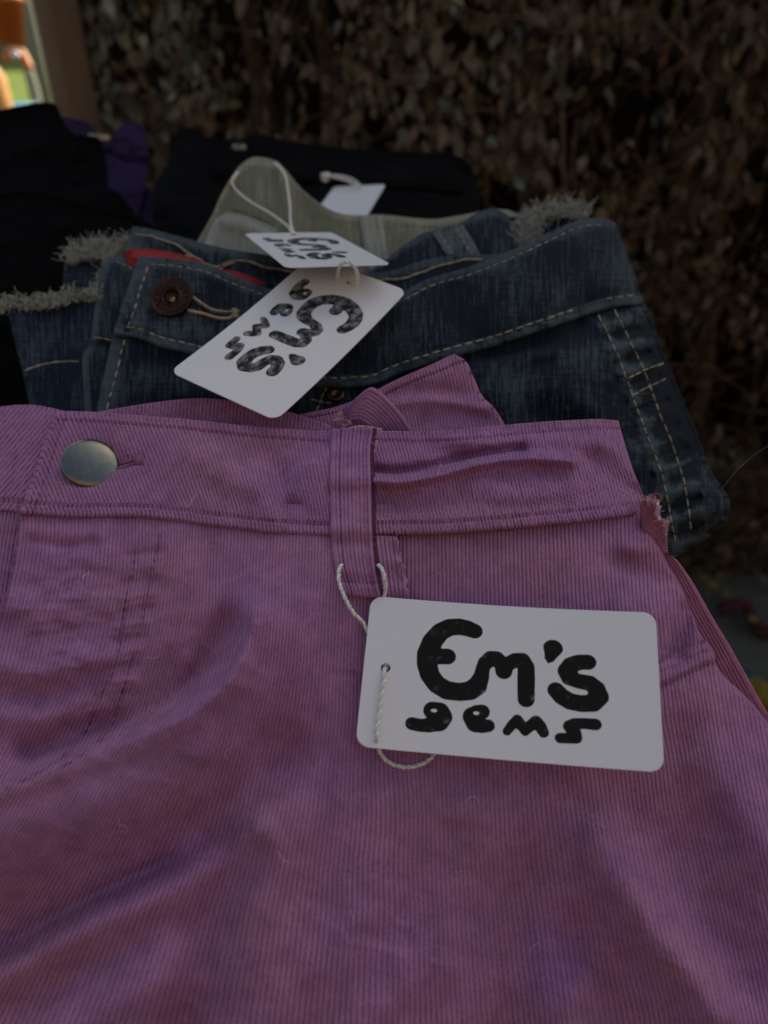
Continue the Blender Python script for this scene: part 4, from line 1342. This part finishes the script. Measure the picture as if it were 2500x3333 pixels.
for c_, ang in word:
    cu = bpy.data.curves.new('letter', 'FONT'); cu.body = c_; cu.size = R0*.36; cu.extrude = .00022; cu.resolution_u = 3
    cu.align_x = 'CENTER'; cu.align_y = 'CENTER'
    to = bpy.data.objects.new('letter', cu); COL.objects.link(to)
    dgc.update(); me = to.evaluated_get(dgc).to_mesh()
    me.calc_loop_triangles()
    co = np.array([v.co[:] for v in me.vertices]); tri = np.array([t.vertices[:] for t in me.loop_triangles])
    to.evaluated_get(dgc).to_mesh_clear(); COL.objects.unlink(to); bpy.data.objects.remove(to)
    th = math.radians(ang)
    rad_ = math.cos(th)*uu + math.sin(th)*vv; tang = math.sin(th)*uu - math.cos(th)*vv
    wco = bc + rad_*R0*.665 + co[:, :1]*tang + co[:, 1:2]*rad_ + (co[:, 2:3] + .0003)*cn
    letters.add(wco, np.column_stack([tri, tri[:, 2]]))
letters.build('raised_lettering', M['copper_hi'], jbo, smooth=False)

# small dark rivet and the copper rivet by the hip
for (rx, ry, rr, dz) in ((1095, 1285, 26, .0015), (2137, 1622, 20, .030)):
    zc = (float(zJ(np.array([float(rx)]), np.array([float(ry)]))[0]) - dz) if dz < .01 else .281
    R1 = rr*zc/F
    a = Acc(); a.add(*lathe_arrays([(R1, -.001), (R1*1.0, .0003), (R1*.8, .0009), (R1*.45, .0008), (R1*.36, .0002), (.00001, .0001)], P(rx, ry, zc), nrm(-AF + AU*.5), seg=40))
    a.build('rivet', M['copper_hi'], jeans)
tube('filament', crom([P(2140, 1632, .279), P(2141, 1665, .277), P(2146, 1700, .276)], 10), .0006, M['card_edge'], jeans)
# single loose hair-fine thread sticking out to the right
tube('loose_thread', crom([P(2350, 1590, .318), P(2400, 1530, .318), P(2455, 1480, .32), P(2502, 1450, .32)], 24), .00010, M['lint'], jeans, 4)

# ------------------------------------------------------------------ DENIM CUT-OFFS under the jeans
cut = thing('denim_shorts', 'dark denim cut-off shorts with frayed white hems sticking out behind the jeans', 'shorts', P(200, 1100, .37))
zC = lambda x, y: zJ_y(np.asarray(y, float)) + .018 + .0016*fbm(np.asarray(x, float)/110, np.asarray(y, float)/110, 2, 12) + 0*np.asarray(x, float)
X, Y = coons([(36, 1015), (120, 1002), (220, 985), (340, 975)], [(130, 1450), (360, 1450)], [(36, 1015), (52, 1090), (78, 1190), (100, 1290), (130, 1450)], [(340, 975), (360, 1450)], 120, 90)
sheet('leg', X, Y, zC(X, Y) - .002*np.sin(X/40), M['denim_dark'], cut, rim='tlr', r=.0013, attrs={'wear': 0*X + .15})
stitches('topstitching', [(82, 1208), (115, 1193), (150, 1184), (210, 1176), (285, 1178)], lambda x, y: zC(x, y) - .0026, M['thread'], cut, off=.0006, length=30, gap=0, r=.0004)
fray('frayed_hem', [(5, 1000), (40, 985), (100, 990), (160, 982), (230, 968), (300, 962), (335, 966)], lambda x, y: zC(x, y) - .002, M['lint'], cut, n=1300, length=.0058, up=(-.15, .45), spread=19, curl=1.7, r=.00013)
zC2 = lambda x, y: zJ_y(np.asarray(y, float)) + .030 + 0*np.asarray(x, float)
X, Y = coons([(218, 848), (280, 832), (360, 820), (450, 810)], [(215, 1010), (450, 1010)], [(218, 848), (214, 920), (215, 1010)], [(450, 810), (450, 1010)], 60, 80)
sheet('leg', X, Y, zC2(X, Y), M['denim_dark'], cut, rim='tl', r=.0013, attrs={'wear': 0*X})
fray('frayed_hem', [(225, 845), (270, 828), (330, 812), (400, 805), (440, 800)], lambda x, y: zC2(x, y) - .002, M['lint'], cut, n=1100, length=.0085, up=(-.15, .55), spread=20, curl=1.6, r=.00013)
fray('frayed_hem', [(330, 960), (345, 900), (365, 850), (400, 820)], lambda x, y: zC2(x, y) - .006, M['lint'], cut, n=600, length=.0075, up=(-.3, .5), spread=20, curl=1.6, r=.00011)
# right-hand hem
X, Y = coons([(1600, 720), (1700, 712), (1790, 700), (1900, 700)], [(1600, 880), (1900, 860)], [(1600, 720), (1600, 880)], [(1900, 700), (1905, 780), (1900, 860)], 50, 90)
sheet('leg', X, Y, zJ_y(Y) + .034, M['denim_dark'], cut, rim='tr', r=.0015, attrs={'wear': 0*X + .1})
fray('frayed_hem', [(1690, 735), (1740, 705), (1800, 690), (1850, 685), (1905, 692)], lambda x, y: zJ_y(y) + .030, M['lint'], cut, n=1100, length=.0085, up=(.0, .45), spread=22, curl=1.6, r=.00014)
fray('frayed_hem', [(1690, 790), (1730, 760), (1760, 740)], lambda x, y: zJ_y(y) + .026, M['lint'], cut, n=500, length=.009, up=(-.2, .4), spread=18, r=.00012)

# ------------------------------------------------------------------ KHAKI TROUSERS
kh = thing('khaki_trousers', 'pale khaki trousers with a raised waistband peak, lying behind the blue jeans', 'trousers', P(1000, 720, .44))
zK_y = cs([500, 600, 700, 800, 900, 1000], [.462, .450, .440, .431, .424, .418])
FK = [([(905, 545), (925, 640), (940, 760)], 12, 3.0), ([(960, 600), (1000, 700), (1020, 800)], 24, -3.0), ([(860, 560), (850, 680)], 30, 2.0), ([(760, 700), (820, 720), (880, 750)], 9, -3.0), ([(740, 730), (800, 745), (870, 770)], 12, 2.2), ([(1100, 720), (1120, 800)], 30, 2.0), ([(760, 620), (715, 720), (680, 790)], 12, -2.5), ([(1350, 740), (1330, 820)], 24, 1.6)]
zK = lambda x, y: zK_y(np.asarray(y, float)) - folds(np.asarray(x, float), np.asarray(y, float), FK) - .0015*fbm(np.asarray(x, float)/90, np.asarray(y, float)/90, 3, 41)
X, Y = coons([(633, 808), (655, 770), (690, 710), (722, 640), (753, 588), (780, 550), (812, 526), (836, 520), (870, 524), (904, 535), (930, 560), (955, 590), (995, 633), (1055, 678), (1100, 700), (1160, 709), (1250, 708), (1400, 722), (1499, 710), (1560, 698), (1611, 690), (1672, 700), (1717, 760)],
             [(600, 960), (1000, 980), (1400, 960), (1740, 900)], [(633, 808), (615, 870), (600, 960)], [(1717, 760), (1730, 830), (1740, 900)], 150, 420)
sheet('body', X, Y, zK(X, Y), M['khaki'], kh, rim='tlr', r=.0016, attrs={'wear': wear_edges(X, 't', '', wt=16, H=300)})
X, Y = coons([(700, 720), (735, 700), (780, 704), (830, 722), (900, 750)], [(640, 900), (900, 900)], [(700, 720), (672, 790), (640, 900)], [(900, 750), (900, 900)], 60, 90)
sheet('yoke', X, Y, zK(X, Y) - .0035, M['khaki_fade'], kh, rim='tl', r=.0014, attrs={'wear': wear_edges(X, 't', 'l', wt=30, wl=30, H=180, W=200)})
X, Y = coons([(1178, 712), (1206, 708), (1236, 710)], [(1206, 880), (1266, 880)], [(1178, 712), (1190, 790), (1206, 880)], [(1236, 710), (1250, 790), (1266, 880)], 60, 34)
ss = np.linspace(0, 1, 34)[None]
sheet('belt_loop', X, Y, zK(X, Y) - .0030 - .0012*(np.exp(-((ss-.1)/.09)**2) + np.exp(-((ss-.9)/.09)**2)), M['khaki_fade'], kh, rim='tlrb', r=.0014, attrs={'wear': 0*X+.3})
for pts in ([(652, 800), (700, 716), (765, 598), (815, 545), (838, 539), (898, 552)], [(922, 580), (985, 652), (1048, 696), (1100, 716), (1165, 726)], [(1275, 728), (1400, 738), (1500, 728)]):
    stitches('topstitching', pts, zK, M['khaki_thread'] if 'khaki_thread' in M else M['thread_pale'], kh, off=.0004, length=16, gap=8, r=.00025)

# ------------------------------------------------------------------ BLACK JEANS AT THE BACK
def dark_folds(zf, amp, sx, sy, seed):
    return lambda x, y: zf(np.asarray(y, float)) - amp*fbm(np.asarray(x, float)/sx, np.asarray(y, float)/sy, 3, seed)

bk = thing('black_jeans', 'folded charcoal black jeans behind the khaki pair, waistband at the back', 'jeans', P(1000, 600, .62))
zB = dark_folds(cs([400, 500, 700, 900], [.665, .645, .60, .56]), .006, 90, 50, 51)
X, Y = coons([(556, 470), (575, 445), (603, 430), (640, 436), (678, 462), (740, 470), (791, 466), (829, 452), (880, 458), (942, 473), (1055, 490), (1180, 500), (1250, 505), (1348, 509), (1440, 515), (1499, 527), (1535, 560), (1552, 600)],
             [(510, 960), (1100, 960), (1590, 960)], [(556, 470), (552, 530), (520, 575), (508, 640), (515, 760), (510, 960)], [(1552, 600), (1562, 700), (1590, 960)], 110, 260)
sheet('body', X, Y, zB(X, Y), M['black_soft'], bk, rim='tlr', r=.004)
X, Y = coons([(700, 485), (829, 462), (942, 484), (1180, 511), (1348, 521), (1490, 540)], [(700, 570), (1100, 590), (1500, 620)], [(700, 485), (700, 570)], [(1490, 540), (1500, 620)], 40, 200)
sheet('waistband', X, Y, zB(X, Y) - .006, M['black_soft'], bk, rim='tblr', r=.002)
a = Acc(); a.add(*lathe_arrays([(.006, -.002), (.006, .001), (.004, .002), (.00001, .002)], P(780, 476, .63), nrm(-AF+AU), seg=24)); a.build('rivet', M['steel'], bk)

# ------------------------------------------------------------------ VIOLET TROUSERS AND BLACK PILE, LEFT
vi = thing('violet_trousers', 'deep violet trousers with a metal snap, half hidden behind the black clothes', 'trousers', P(400, 550, .7))
zV = dark_folds(cs([350, 500, 700, 900], [.72, .70, .66, .63]), .008, 80, 60, 61)
FV = [([(420, 420), (400, 480), (380, 520)], 14, 7), ([(350, 500), (400, 525), (470, 530)], 10, -7), ([(440, 470), (470, 440)], 14, 4)]
X, Y = coons([(150, 385), (200, 390), (240, 396), (285, 410), (320, 440), (350, 450), (385, 430), (410, 408), (440, 404), (466, 424), (478, 460)],
             [(150, 900), (440, 900)], [(150, 385), (150, 900)], [(478, 460), (480, 540), (462, 620), (445, 700), (436, 800), (440, 900)], 120, 120)
sheet('body', X, Y, zV(X, Y) - folds(X, Y, FV), M['violet'], vi, rim='tlr', r=.003)
X, Y = coons([(430, 640), (480, 620), (530, 650)], [(420, 900), (560, 900)], [(430, 640), (420, 900)], [(530, 650), (532, 740), (560, 900)], 60, 40)
sheet('leg', X, Y, zV(X, Y) + .02, M['violet'], vi, rim='tlr', r=.003)
a = Acc(); vc = P(325, 446, .672); vn = nrm(-AF*.5 + AU*.9)
a.add(*lathe_arrays([(.011, -.002), (.011, .001), (.0085, .0025), (.006, .0012), (.004, .0012), (.003, .003), (.00001, .003)], vc, vn, seg=32)); a.build('snap_button', M['brass'], vi)

bp = thing('black_trousers', 'deep black trousers heaped on the pile next to the violet pair', 'trousers', P(200, 700, .6))
zL = dark_folds(cs([340, 460, 650, 900, 1350], [.60, .575, .53, .48, .42]), .010, 120, 90, 71)
X, Y = coons([(-250, 470), (-60, 395), (30, 372), (90, 360), (150, 354), (182, 364), (200, 400), (222, 440), (250, 460), (300, 464), (328, 478), (342, 520)],
             [(-250, 1450), (420, 1450)], [(-250, 470), (-250, 1450)], [(342, 520), (347, 600), (352, 645), (400, 655), (426, 680), (438, 750), (440, 900), (420, 1450)], 180, 150)
sheet('body', X, Y, zL(X, Y), M['black'], bp, rim='tlr', r=.005)
blk2 = thing('black_jumper', 'plain black garment folded low between the frayed denim and the black trousers', 'jumper', P(250, 900, .5))
zL2 = dark_folds(cs([600, 900, 1400], [.515, .455, .405]), .006, 110, 80, 77)
X, Y = coons([(-250, 700), (0, 648), (120, 640), (300, 690), (430, 720), (560, 790)], [(-250, 1450), (600, 1450)], [(-250, 700), (-250, 1450)], [(560, 790), (600, 1450)], 110, 110)
sheet('body', X, Y, zL2(X, Y), M['black'], blk2, rim='tr', r=.004)

# ------------------------------------------------------------------ HANG TAGS
# strokes of the stamped words, measured on the near tag (x, y, radius)
ZS = 2.212; ZX, ZY = 1300, 1950
STROKES = [
    [(542, 232, 57), (490, 212, 62), (430, 200, 64), (360, 206, 66), (295, 240, 68), (238, 310, 72), (205, 400, 76), (200, 470, 72), (218, 545, 68), (268, 615, 67), (340, 658, 68), (430, 670, 66), (510, 660, 68), (560, 625, 68), (590, 560, 55), (600, 500, 48), (618, 460, 52), (660, 428, 58), (700, 430, 57), (738, 465, 54), (752, 520, 58)],
    [(752, 500, 56), (790, 462, 52), (835, 440, 54), (885, 442, 57), (912, 490, 58), (913, 560, 60), (912, 650, 59), (912, 722, 57)],
    [(240, 415, 60), (346, 416, 60)],
    [(1104, 360, 69), (1085, 420, 38), (1070, 465, 3)],
    [(1355, 458, 56), (1290, 458, 56), (1235, 478, 60), (1202, 520, 60), (1222, 568, 56), (1290, 594, 54), (1370, 610, 56), (1415, 650, 60), (1432, 705, 66), (1390, 752, 62), (1310, 756, 59), (1225, 738, 60), (1165, 700, 60), (1126, 657, 57)],
    [(240, 805, 64), (288, 818, 72), (310, 850, 68), (285, 885, 68), (215, 912, 50), (150, 912, 46), (92, 900, 46)],
    [(596, 812, 52), (560, 820, 57), (530, 848, 70), (548, 892, 66), (590, 914, 50), (640, 912, 44)],
    [(775, 952, 30), (812, 905, 34), (850, 868, 36), (882, 915, 38), (905, 955, 30), (940, 915, 38), (985, 882, 42), (1015, 920, 42), (1038, 962, 36)],
    [(1408, 906, 41), (1330, 898, 38), (1260, 898, 38), (1225, 918, 44), (1262, 965, 42), (1268, 1000, 42), (1220, 1004, 36), (1157, 1002, 36)],
]
HOLES = [(250, 805, 25, 13), (553, 822, 23, 14)]
T1 = [(1211, 1947), (2128, 2001), (2156, 2518), (1160, 2432)]      # top-left, top-right, bottom-right, bottom-left of the near tag
TW, TH = 85.0, 48.0


def homography(src, dst):
    A = []; b = []
    for (x, y), (u, v) in zip(src, dst):
        A.append([x, y, 1, 0, 0, 0, -u*x, -u*y]); b.append(u)
        A.append([0, 0, 0, x, y, 1, -v*x, -v*y]); b.append(v)
    h = np.linalg.solve(np.array(A, float), np.array(b, float))
    return np.append(h, 1).reshape(3, 3)


Hm = homography(T1, [(0, TH), (TW, TH), (TW, 0), (0, 0)])
def to_tag(x, y):
    v = Hm @ np.array([x, y, 1.0]); return v[:2]/v[2]


SEG = []
for s in STROKES:
    q = [(*to_tag(ZX + x/ZS, ZY + y/ZS), r/ZS*TW/925.0*1.03) for x, y, r in s]
    SEG += list(zip(q[:-1], q[1:]))
HOL = [(*to_tag(ZX + x/ZS, ZY + y/ZS), a/ZS*TW/955, b/ZS*TW/955) for x, y, a, b in HOLES]


def ink_sdf(x, y):
    d = np.full(x.shape, 50.0)
    for (x0, y0, r0), (x1, y1, r1) in SEG:
        dx, dy = x1-x0, y1-y0
        t = np.clip(((x-x0)*dx + (y-y0)*dy)/(dx*dx+dy*dy+1e-9), 0, 1)
        d = np.minimum(d, np.hypot(x-x0-t*dx, y-y0-t*dy) - (r0+(r1-r0)*t))
    for hx, hy, a, b in HOL:
        k = np.hypot((x-hx)/a, (y-hy)/b)
        d = np.maximum(d, (1-k)*min(a, b))
    return d


def hang_tag(label, corners, mat, scale_long=.085, mean_depth=None, bend=.0, printed=True, fit=None, z_init=None, group='white hang tags'):
    """corners: frame positions of the tag's own top-left, top-right, bottom-right, bottom-left; a flat rectangle is solved from them"""
    D = np.array([((x-1250)/F)*AR + ((1666.5-y)/F)*AU + AF for x, y in corners])
    # z0 D0 - z1 D1 + z2 D2 - z3 D3 = 0
    A = np.stack([D[0], -D[1], D[2], -D[3]], 1)
    z = np.linalg.svd(A)[2][-1]; z = z*np.sign(z[0])
    pts = D*z[:, None]
    if fit:
        Wf, Hf = fit
        if z_init is not None: z = np.array(z_init); mean_depth = z.mean(); pts = D*z[:, None]
        k = mean_depth/z.mean(); pts = pts*k
        e1 = nrm(pts[1]-pts[0]); e2 = pts[0]-pts[3]; e2 = nrm(e2 - e1*np.dot(e1, e2)); e3 = np.cross(e1, e2)
        R = np.stack([e1, e2, e3], 1); T = pts.mean(0)
        loc = np.array([[-Wf/2, Hf/2, 0], [Wf/2, Hf/2, 0], [Wf/2, -Hf/2, 0], [-Wf/2, -Hf/2, 0]])
        tgt = np.array(corners, float)
        def rodr(w):
            th = np.linalg.norm(w)
            if th < 1e-12: return np.eye(3)
            k_ = w/th; K = np.array([[0, -k_[2], k_[1]], [k_[2], 0, -k_[0]], [-k_[1], k_[0], 0]])
            return np.eye(3) + math.sin(th)*K + (1-math.cos(th))*K@K
        def res(p):
            q = loc @ (rodr(p[:3]) @ R).T + T + p[3:]
            zf_ = q @ AF
            return np.concatenate([1250 + (q @ AR)/zf_*F - tgt[:, 0], 1666.5 - (q @ AU)/zf_*F - tgt[:, 1]])
        lam = 1e-2; p = np.zeros(6)
        for _ in range(200):
            r0 = res(p); J = np.stack([(res(p + np.eye(6)[i]*1e-6) - r0)/1e-6 for i in range(6)], 1)
            A_ = J.T @ J
            dp = -np.linalg.solve(A_ + lam*np.diag(np.diag(A_)), J.T @ r0)
            if np.sum(res(p+dp)**2) < np.sum(r0**2): p = p+dp; lam *= .5
            else: lam *= 3
        print('fit residual', np.abs(res(p)).max().round(1))
        pts = loc @ (rodr(p[:3]) @ R).T + T + p[3:]
        z = pts @ AF; mean_depth = z.mean()
    k = mean_depth/z.mean() if mean_depth else scale_long/np.linalg.norm(pts[1]-pts[0])
    pts = pts*k + CC
    ex = pts[1]-pts[0]; ey = pts[0]-pts[3]
    W = np.linalg.norm(ex); H = np.linalg.norm(ey)
    ex = ex/W; nn = nrm(np.cross(ex, ey)); ey = ey/H
    mm = W*1000/TW; print('TAG', label[:40], 'W mm', round(W*1000, 1), 'H mm', round(H*1000, 1), 'angle', round(math.degrees(math.acos(np.dot(ex, ey))), 1), 'z', (z*k).round(3))
    st_ = .55
    xs = np.arange(-1, TW+1.01, st_); ys = np.arange(-1, TH+1.01, st_)
    X, Y = np.meshgrid(xs, ys)
    rr = 4.0
    qx = np.abs(X-TW/2)-(TW/2-rr); qy = np.abs(Y-TH/2)-(TH/2-rr)
    sd = np.hypot(np.maximum(qx, 0), np.maximum(qy, 0)) + np.minimum(np.maximum(qx, qy), 0) - rr
    hx, hy, hr = HOLE
    hd = hr - np.hypot(X-hx, Y-hy)
    d = np.maximum(sd, hd)
    inside = d <= 0
    idx = np.arange(X.size).reshape(X.shape)
    f = np.stack([idx[:-1, :-1], idx[:-1, 1:], idx[1:, 1:], idx[1:, :-1]], -1).reshape(-1, 4)
    f = f[inside.ravel()[f].any(1)]
    # snap outside vertices to the outline
    for _ in range(3):
        qx = np.abs(X-TW/2)-(TW/2-rr); qy = np.abs(Y-TH/2)-(TH/2-rr)
        sd = np.hypot(np.maximum(qx, 0), np.maximum(qy, 0)) + np.minimum(np.maximum(qx, qy), 0) - rr
        cx = np.maximum(qx, 0); cyy = np.maximum(qy, 0)
        l = np.hypot(cx, cyy) + 1e-9
        gx = np.where(np.maximum(qx, qy) > 0, cx/l, (qx > qy)*1.0)*np.sign(X-TW/2); gy = np.where(np.maximum(qx, qy) > 0, cyy/l, (qy >= qx)*1.0)*np.sign(Y-TH/2)
        o = (sd > 0)
        X = np.where(o, X-gx*sd, X); Y = np.where(o, Y-gy*sd, Y)
        hl = np.hypot(X-hx, Y-hy)+1e-9; o = hl < hr
        X, Y = np.where(o, hx+(X-hx)/hl*hr, X), np.where(o, hy+(Y-hy)/hl*hr, Y)
    ink = ink_sdf(X, Y) if printed else np.full(X.shape, 50.0)
    u = X/TW; v = Y/TH
    bz = bend*(4*(u-.5)**2)
    co = pts[3] + (u*W)[..., None]*ex + (v*H)[..., None]*ey + bz[..., None]*nn
    co = co.reshape(-1, 3)
    used = np.unique(f); rm = -np.ones(len(co), int); rm[used] = np.arange(len(used)); f = rm[f]; co = co[used]
    t = thing('hang_tag', label, 'tag', co.mean(0), group)
    uvs = np.stack([X.ravel()[used], Y.ravel()[used]], 1)
    o = mesh_obj('card', co, f, mat, t, smooth=False, uv=uvs, attrs={'ink': ink.ravel()[used]})
    so = o.modifiers.new('thickness', 'SOLIDIFY'); so.thickness = .00042; so.offset = -1
    def at(u_mm, v_mm, lift=0.0):
        return pts[3] + u_mm/TW*W*ex + v_mm/TH*H*ey + (lift + bend*4*(u_mm/TW-.5)**2)*nn
    return t, at


hp = to_tag(1257, 2178)
HOLE = (hp[0], hp[1], 1.45)
strm = M['string']

# near tag on the mauve trousers
t1, at1 = hang_tag('large white card tag with black stamped lettering hanging from the mauve belt loop', T1, M["card_a"], mean_depth=.2300, bend=.0026)
hx, hy = HOLE[:2]
def tagpt(x, y, lift):
    u, v = to_tag(x, y); return at1(u, v, lift)
cord('string', [P(1113, 1838, .2466), P(1104, 1856, .2425), P(1103, 1890, .2400), P(1120, 1940, .2385), P(1150, 1995, .2385), P(1183, 2028, .2410), tagpt(1207, 2078, -.0011), tagpt(1240, 2140, -.0013), at1(*HOLE[:2], -.0016)], strm, t1)
cord('string', [P(1231, 1838, .2466), P(1244, 1852, .2430), P(1251, 1880, .2410), P(1254, 1920, .2425), tagpt(1251, 1960, -.0011), tagpt(1256, 2040, -.0012), tagpt(1260, 2120, -.0012), at1(HOLE[0]+.3, HOLE[1], -.0016)], strm, t1)
cord('string', [at1(hx, hy, -.0025), at1(hx-.3, hy-.6, .0002), tagpt(1253, 2215, .0010), tagpt(1247, 2260, .0013), tagpt(1236, 2340, .0012), tagpt(1229, 2400, .0012), P(1232, 2437, .2262), P(1250, 2468, .2280), P(1285, 2490, .2288), P(1330, 2497, .2290), P(1375, 2486, .2295), P(1408, 2462, .2310), P(1420, 2430, .2325)], strm, t1)

# tag on the jeans
t2, at2 = hang_tag('white card tag with worn black stamp lying slantwise across the blue jeans waistband', [(1325, 945), (897, 1388), (556, 1208), (1013, 851)], M['card_b'], mean_depth=.335, bend=.0015, fit=(.0985, .0521))
h2 = at2(hx, hy, 0)
def px_of(p):
    d = p - CC; zf_ = d @ AF
    return 1250 + (d @ AR)/zf_*F, 1666.5 - (d @ AU)/zf_*F, zf_
h2x, h2y, h2z = px_of(h2); print('hole2', h2x, h2y, h2z)
cord('string', [at2(hx, hy, -.003), at2(hx, hy, .0006), P(1158, 930, .330), P(1163, 895, .320), P(1150, 865, .312), P(1128, 853, .311), P(1108, 862, .316), P(1100, 885, .326), P(1098, 905, .338), P(1098, 925, .346)], strm, t2, r=.0005)

# tag on the khaki trousers, foreshortened
t3, at3 = hang_tag('white card tag lying almost flat, seen edge-on, strung to the khaki waistband peak', [(1078, 755), (1274, 861), (930, 870), (796, 760)], M['card_b'], mean_depth=.365, fit=(.0895, .0473))
h3x, h3y, h3z = px_of(at3(hx, hy, 0)); print('hole3', h3x, h3y, h3z)
cord('string', [at3(hx, hy, .0005), P(948, 752, .398), P(935, 735, .41), P(880, 695, .42), P(820, 660, .428), P(775, 625, .435), P(757, 600, .436), P(757, 585, .437), P(775, 560, .445)], strm, t3, r=.00048)
cord('string', [at3(hx+.6, hy+1, .0005), P(953, 752, .398), P(946, 720, .41), P(944, 670, .418), P(938, 620, .426), P(930, 575, .435), P(912, 545, .443), P(895, 532, .452)], strm, t3, r=.00048)

# blank tag on the black jeans
t4, at4 = hang_tag('blank white card tag resting on the black jeans at the back', [(1263, 600), (1172, 730), (1000, 735), (1080, 608)], M['card_edge'], mean_depth=.53, printed=False, fit=(.076, .0402), z_init=(.56, .49, .49, .56))
cord('string', [P(1165, 607, .545), P(1130, 588, .55), P(1085, 576, .555), P(1065, 574, .56)], strm, t4, r=.0006)
cord('string', [P(1175, 607, .545), P(1150, 585, .553), P(1110, 572, .556), P(1065, 570, .56)], strm, t4, r=.0005)
tube('knot', crom([P(1048, 572, .556), P(1058, 568, .553), P(1066, 580, .554), P(1056, 588, .555), P(1052, 576, .552), P(1070, 566, .555)], 30), .0016, strm, t4)
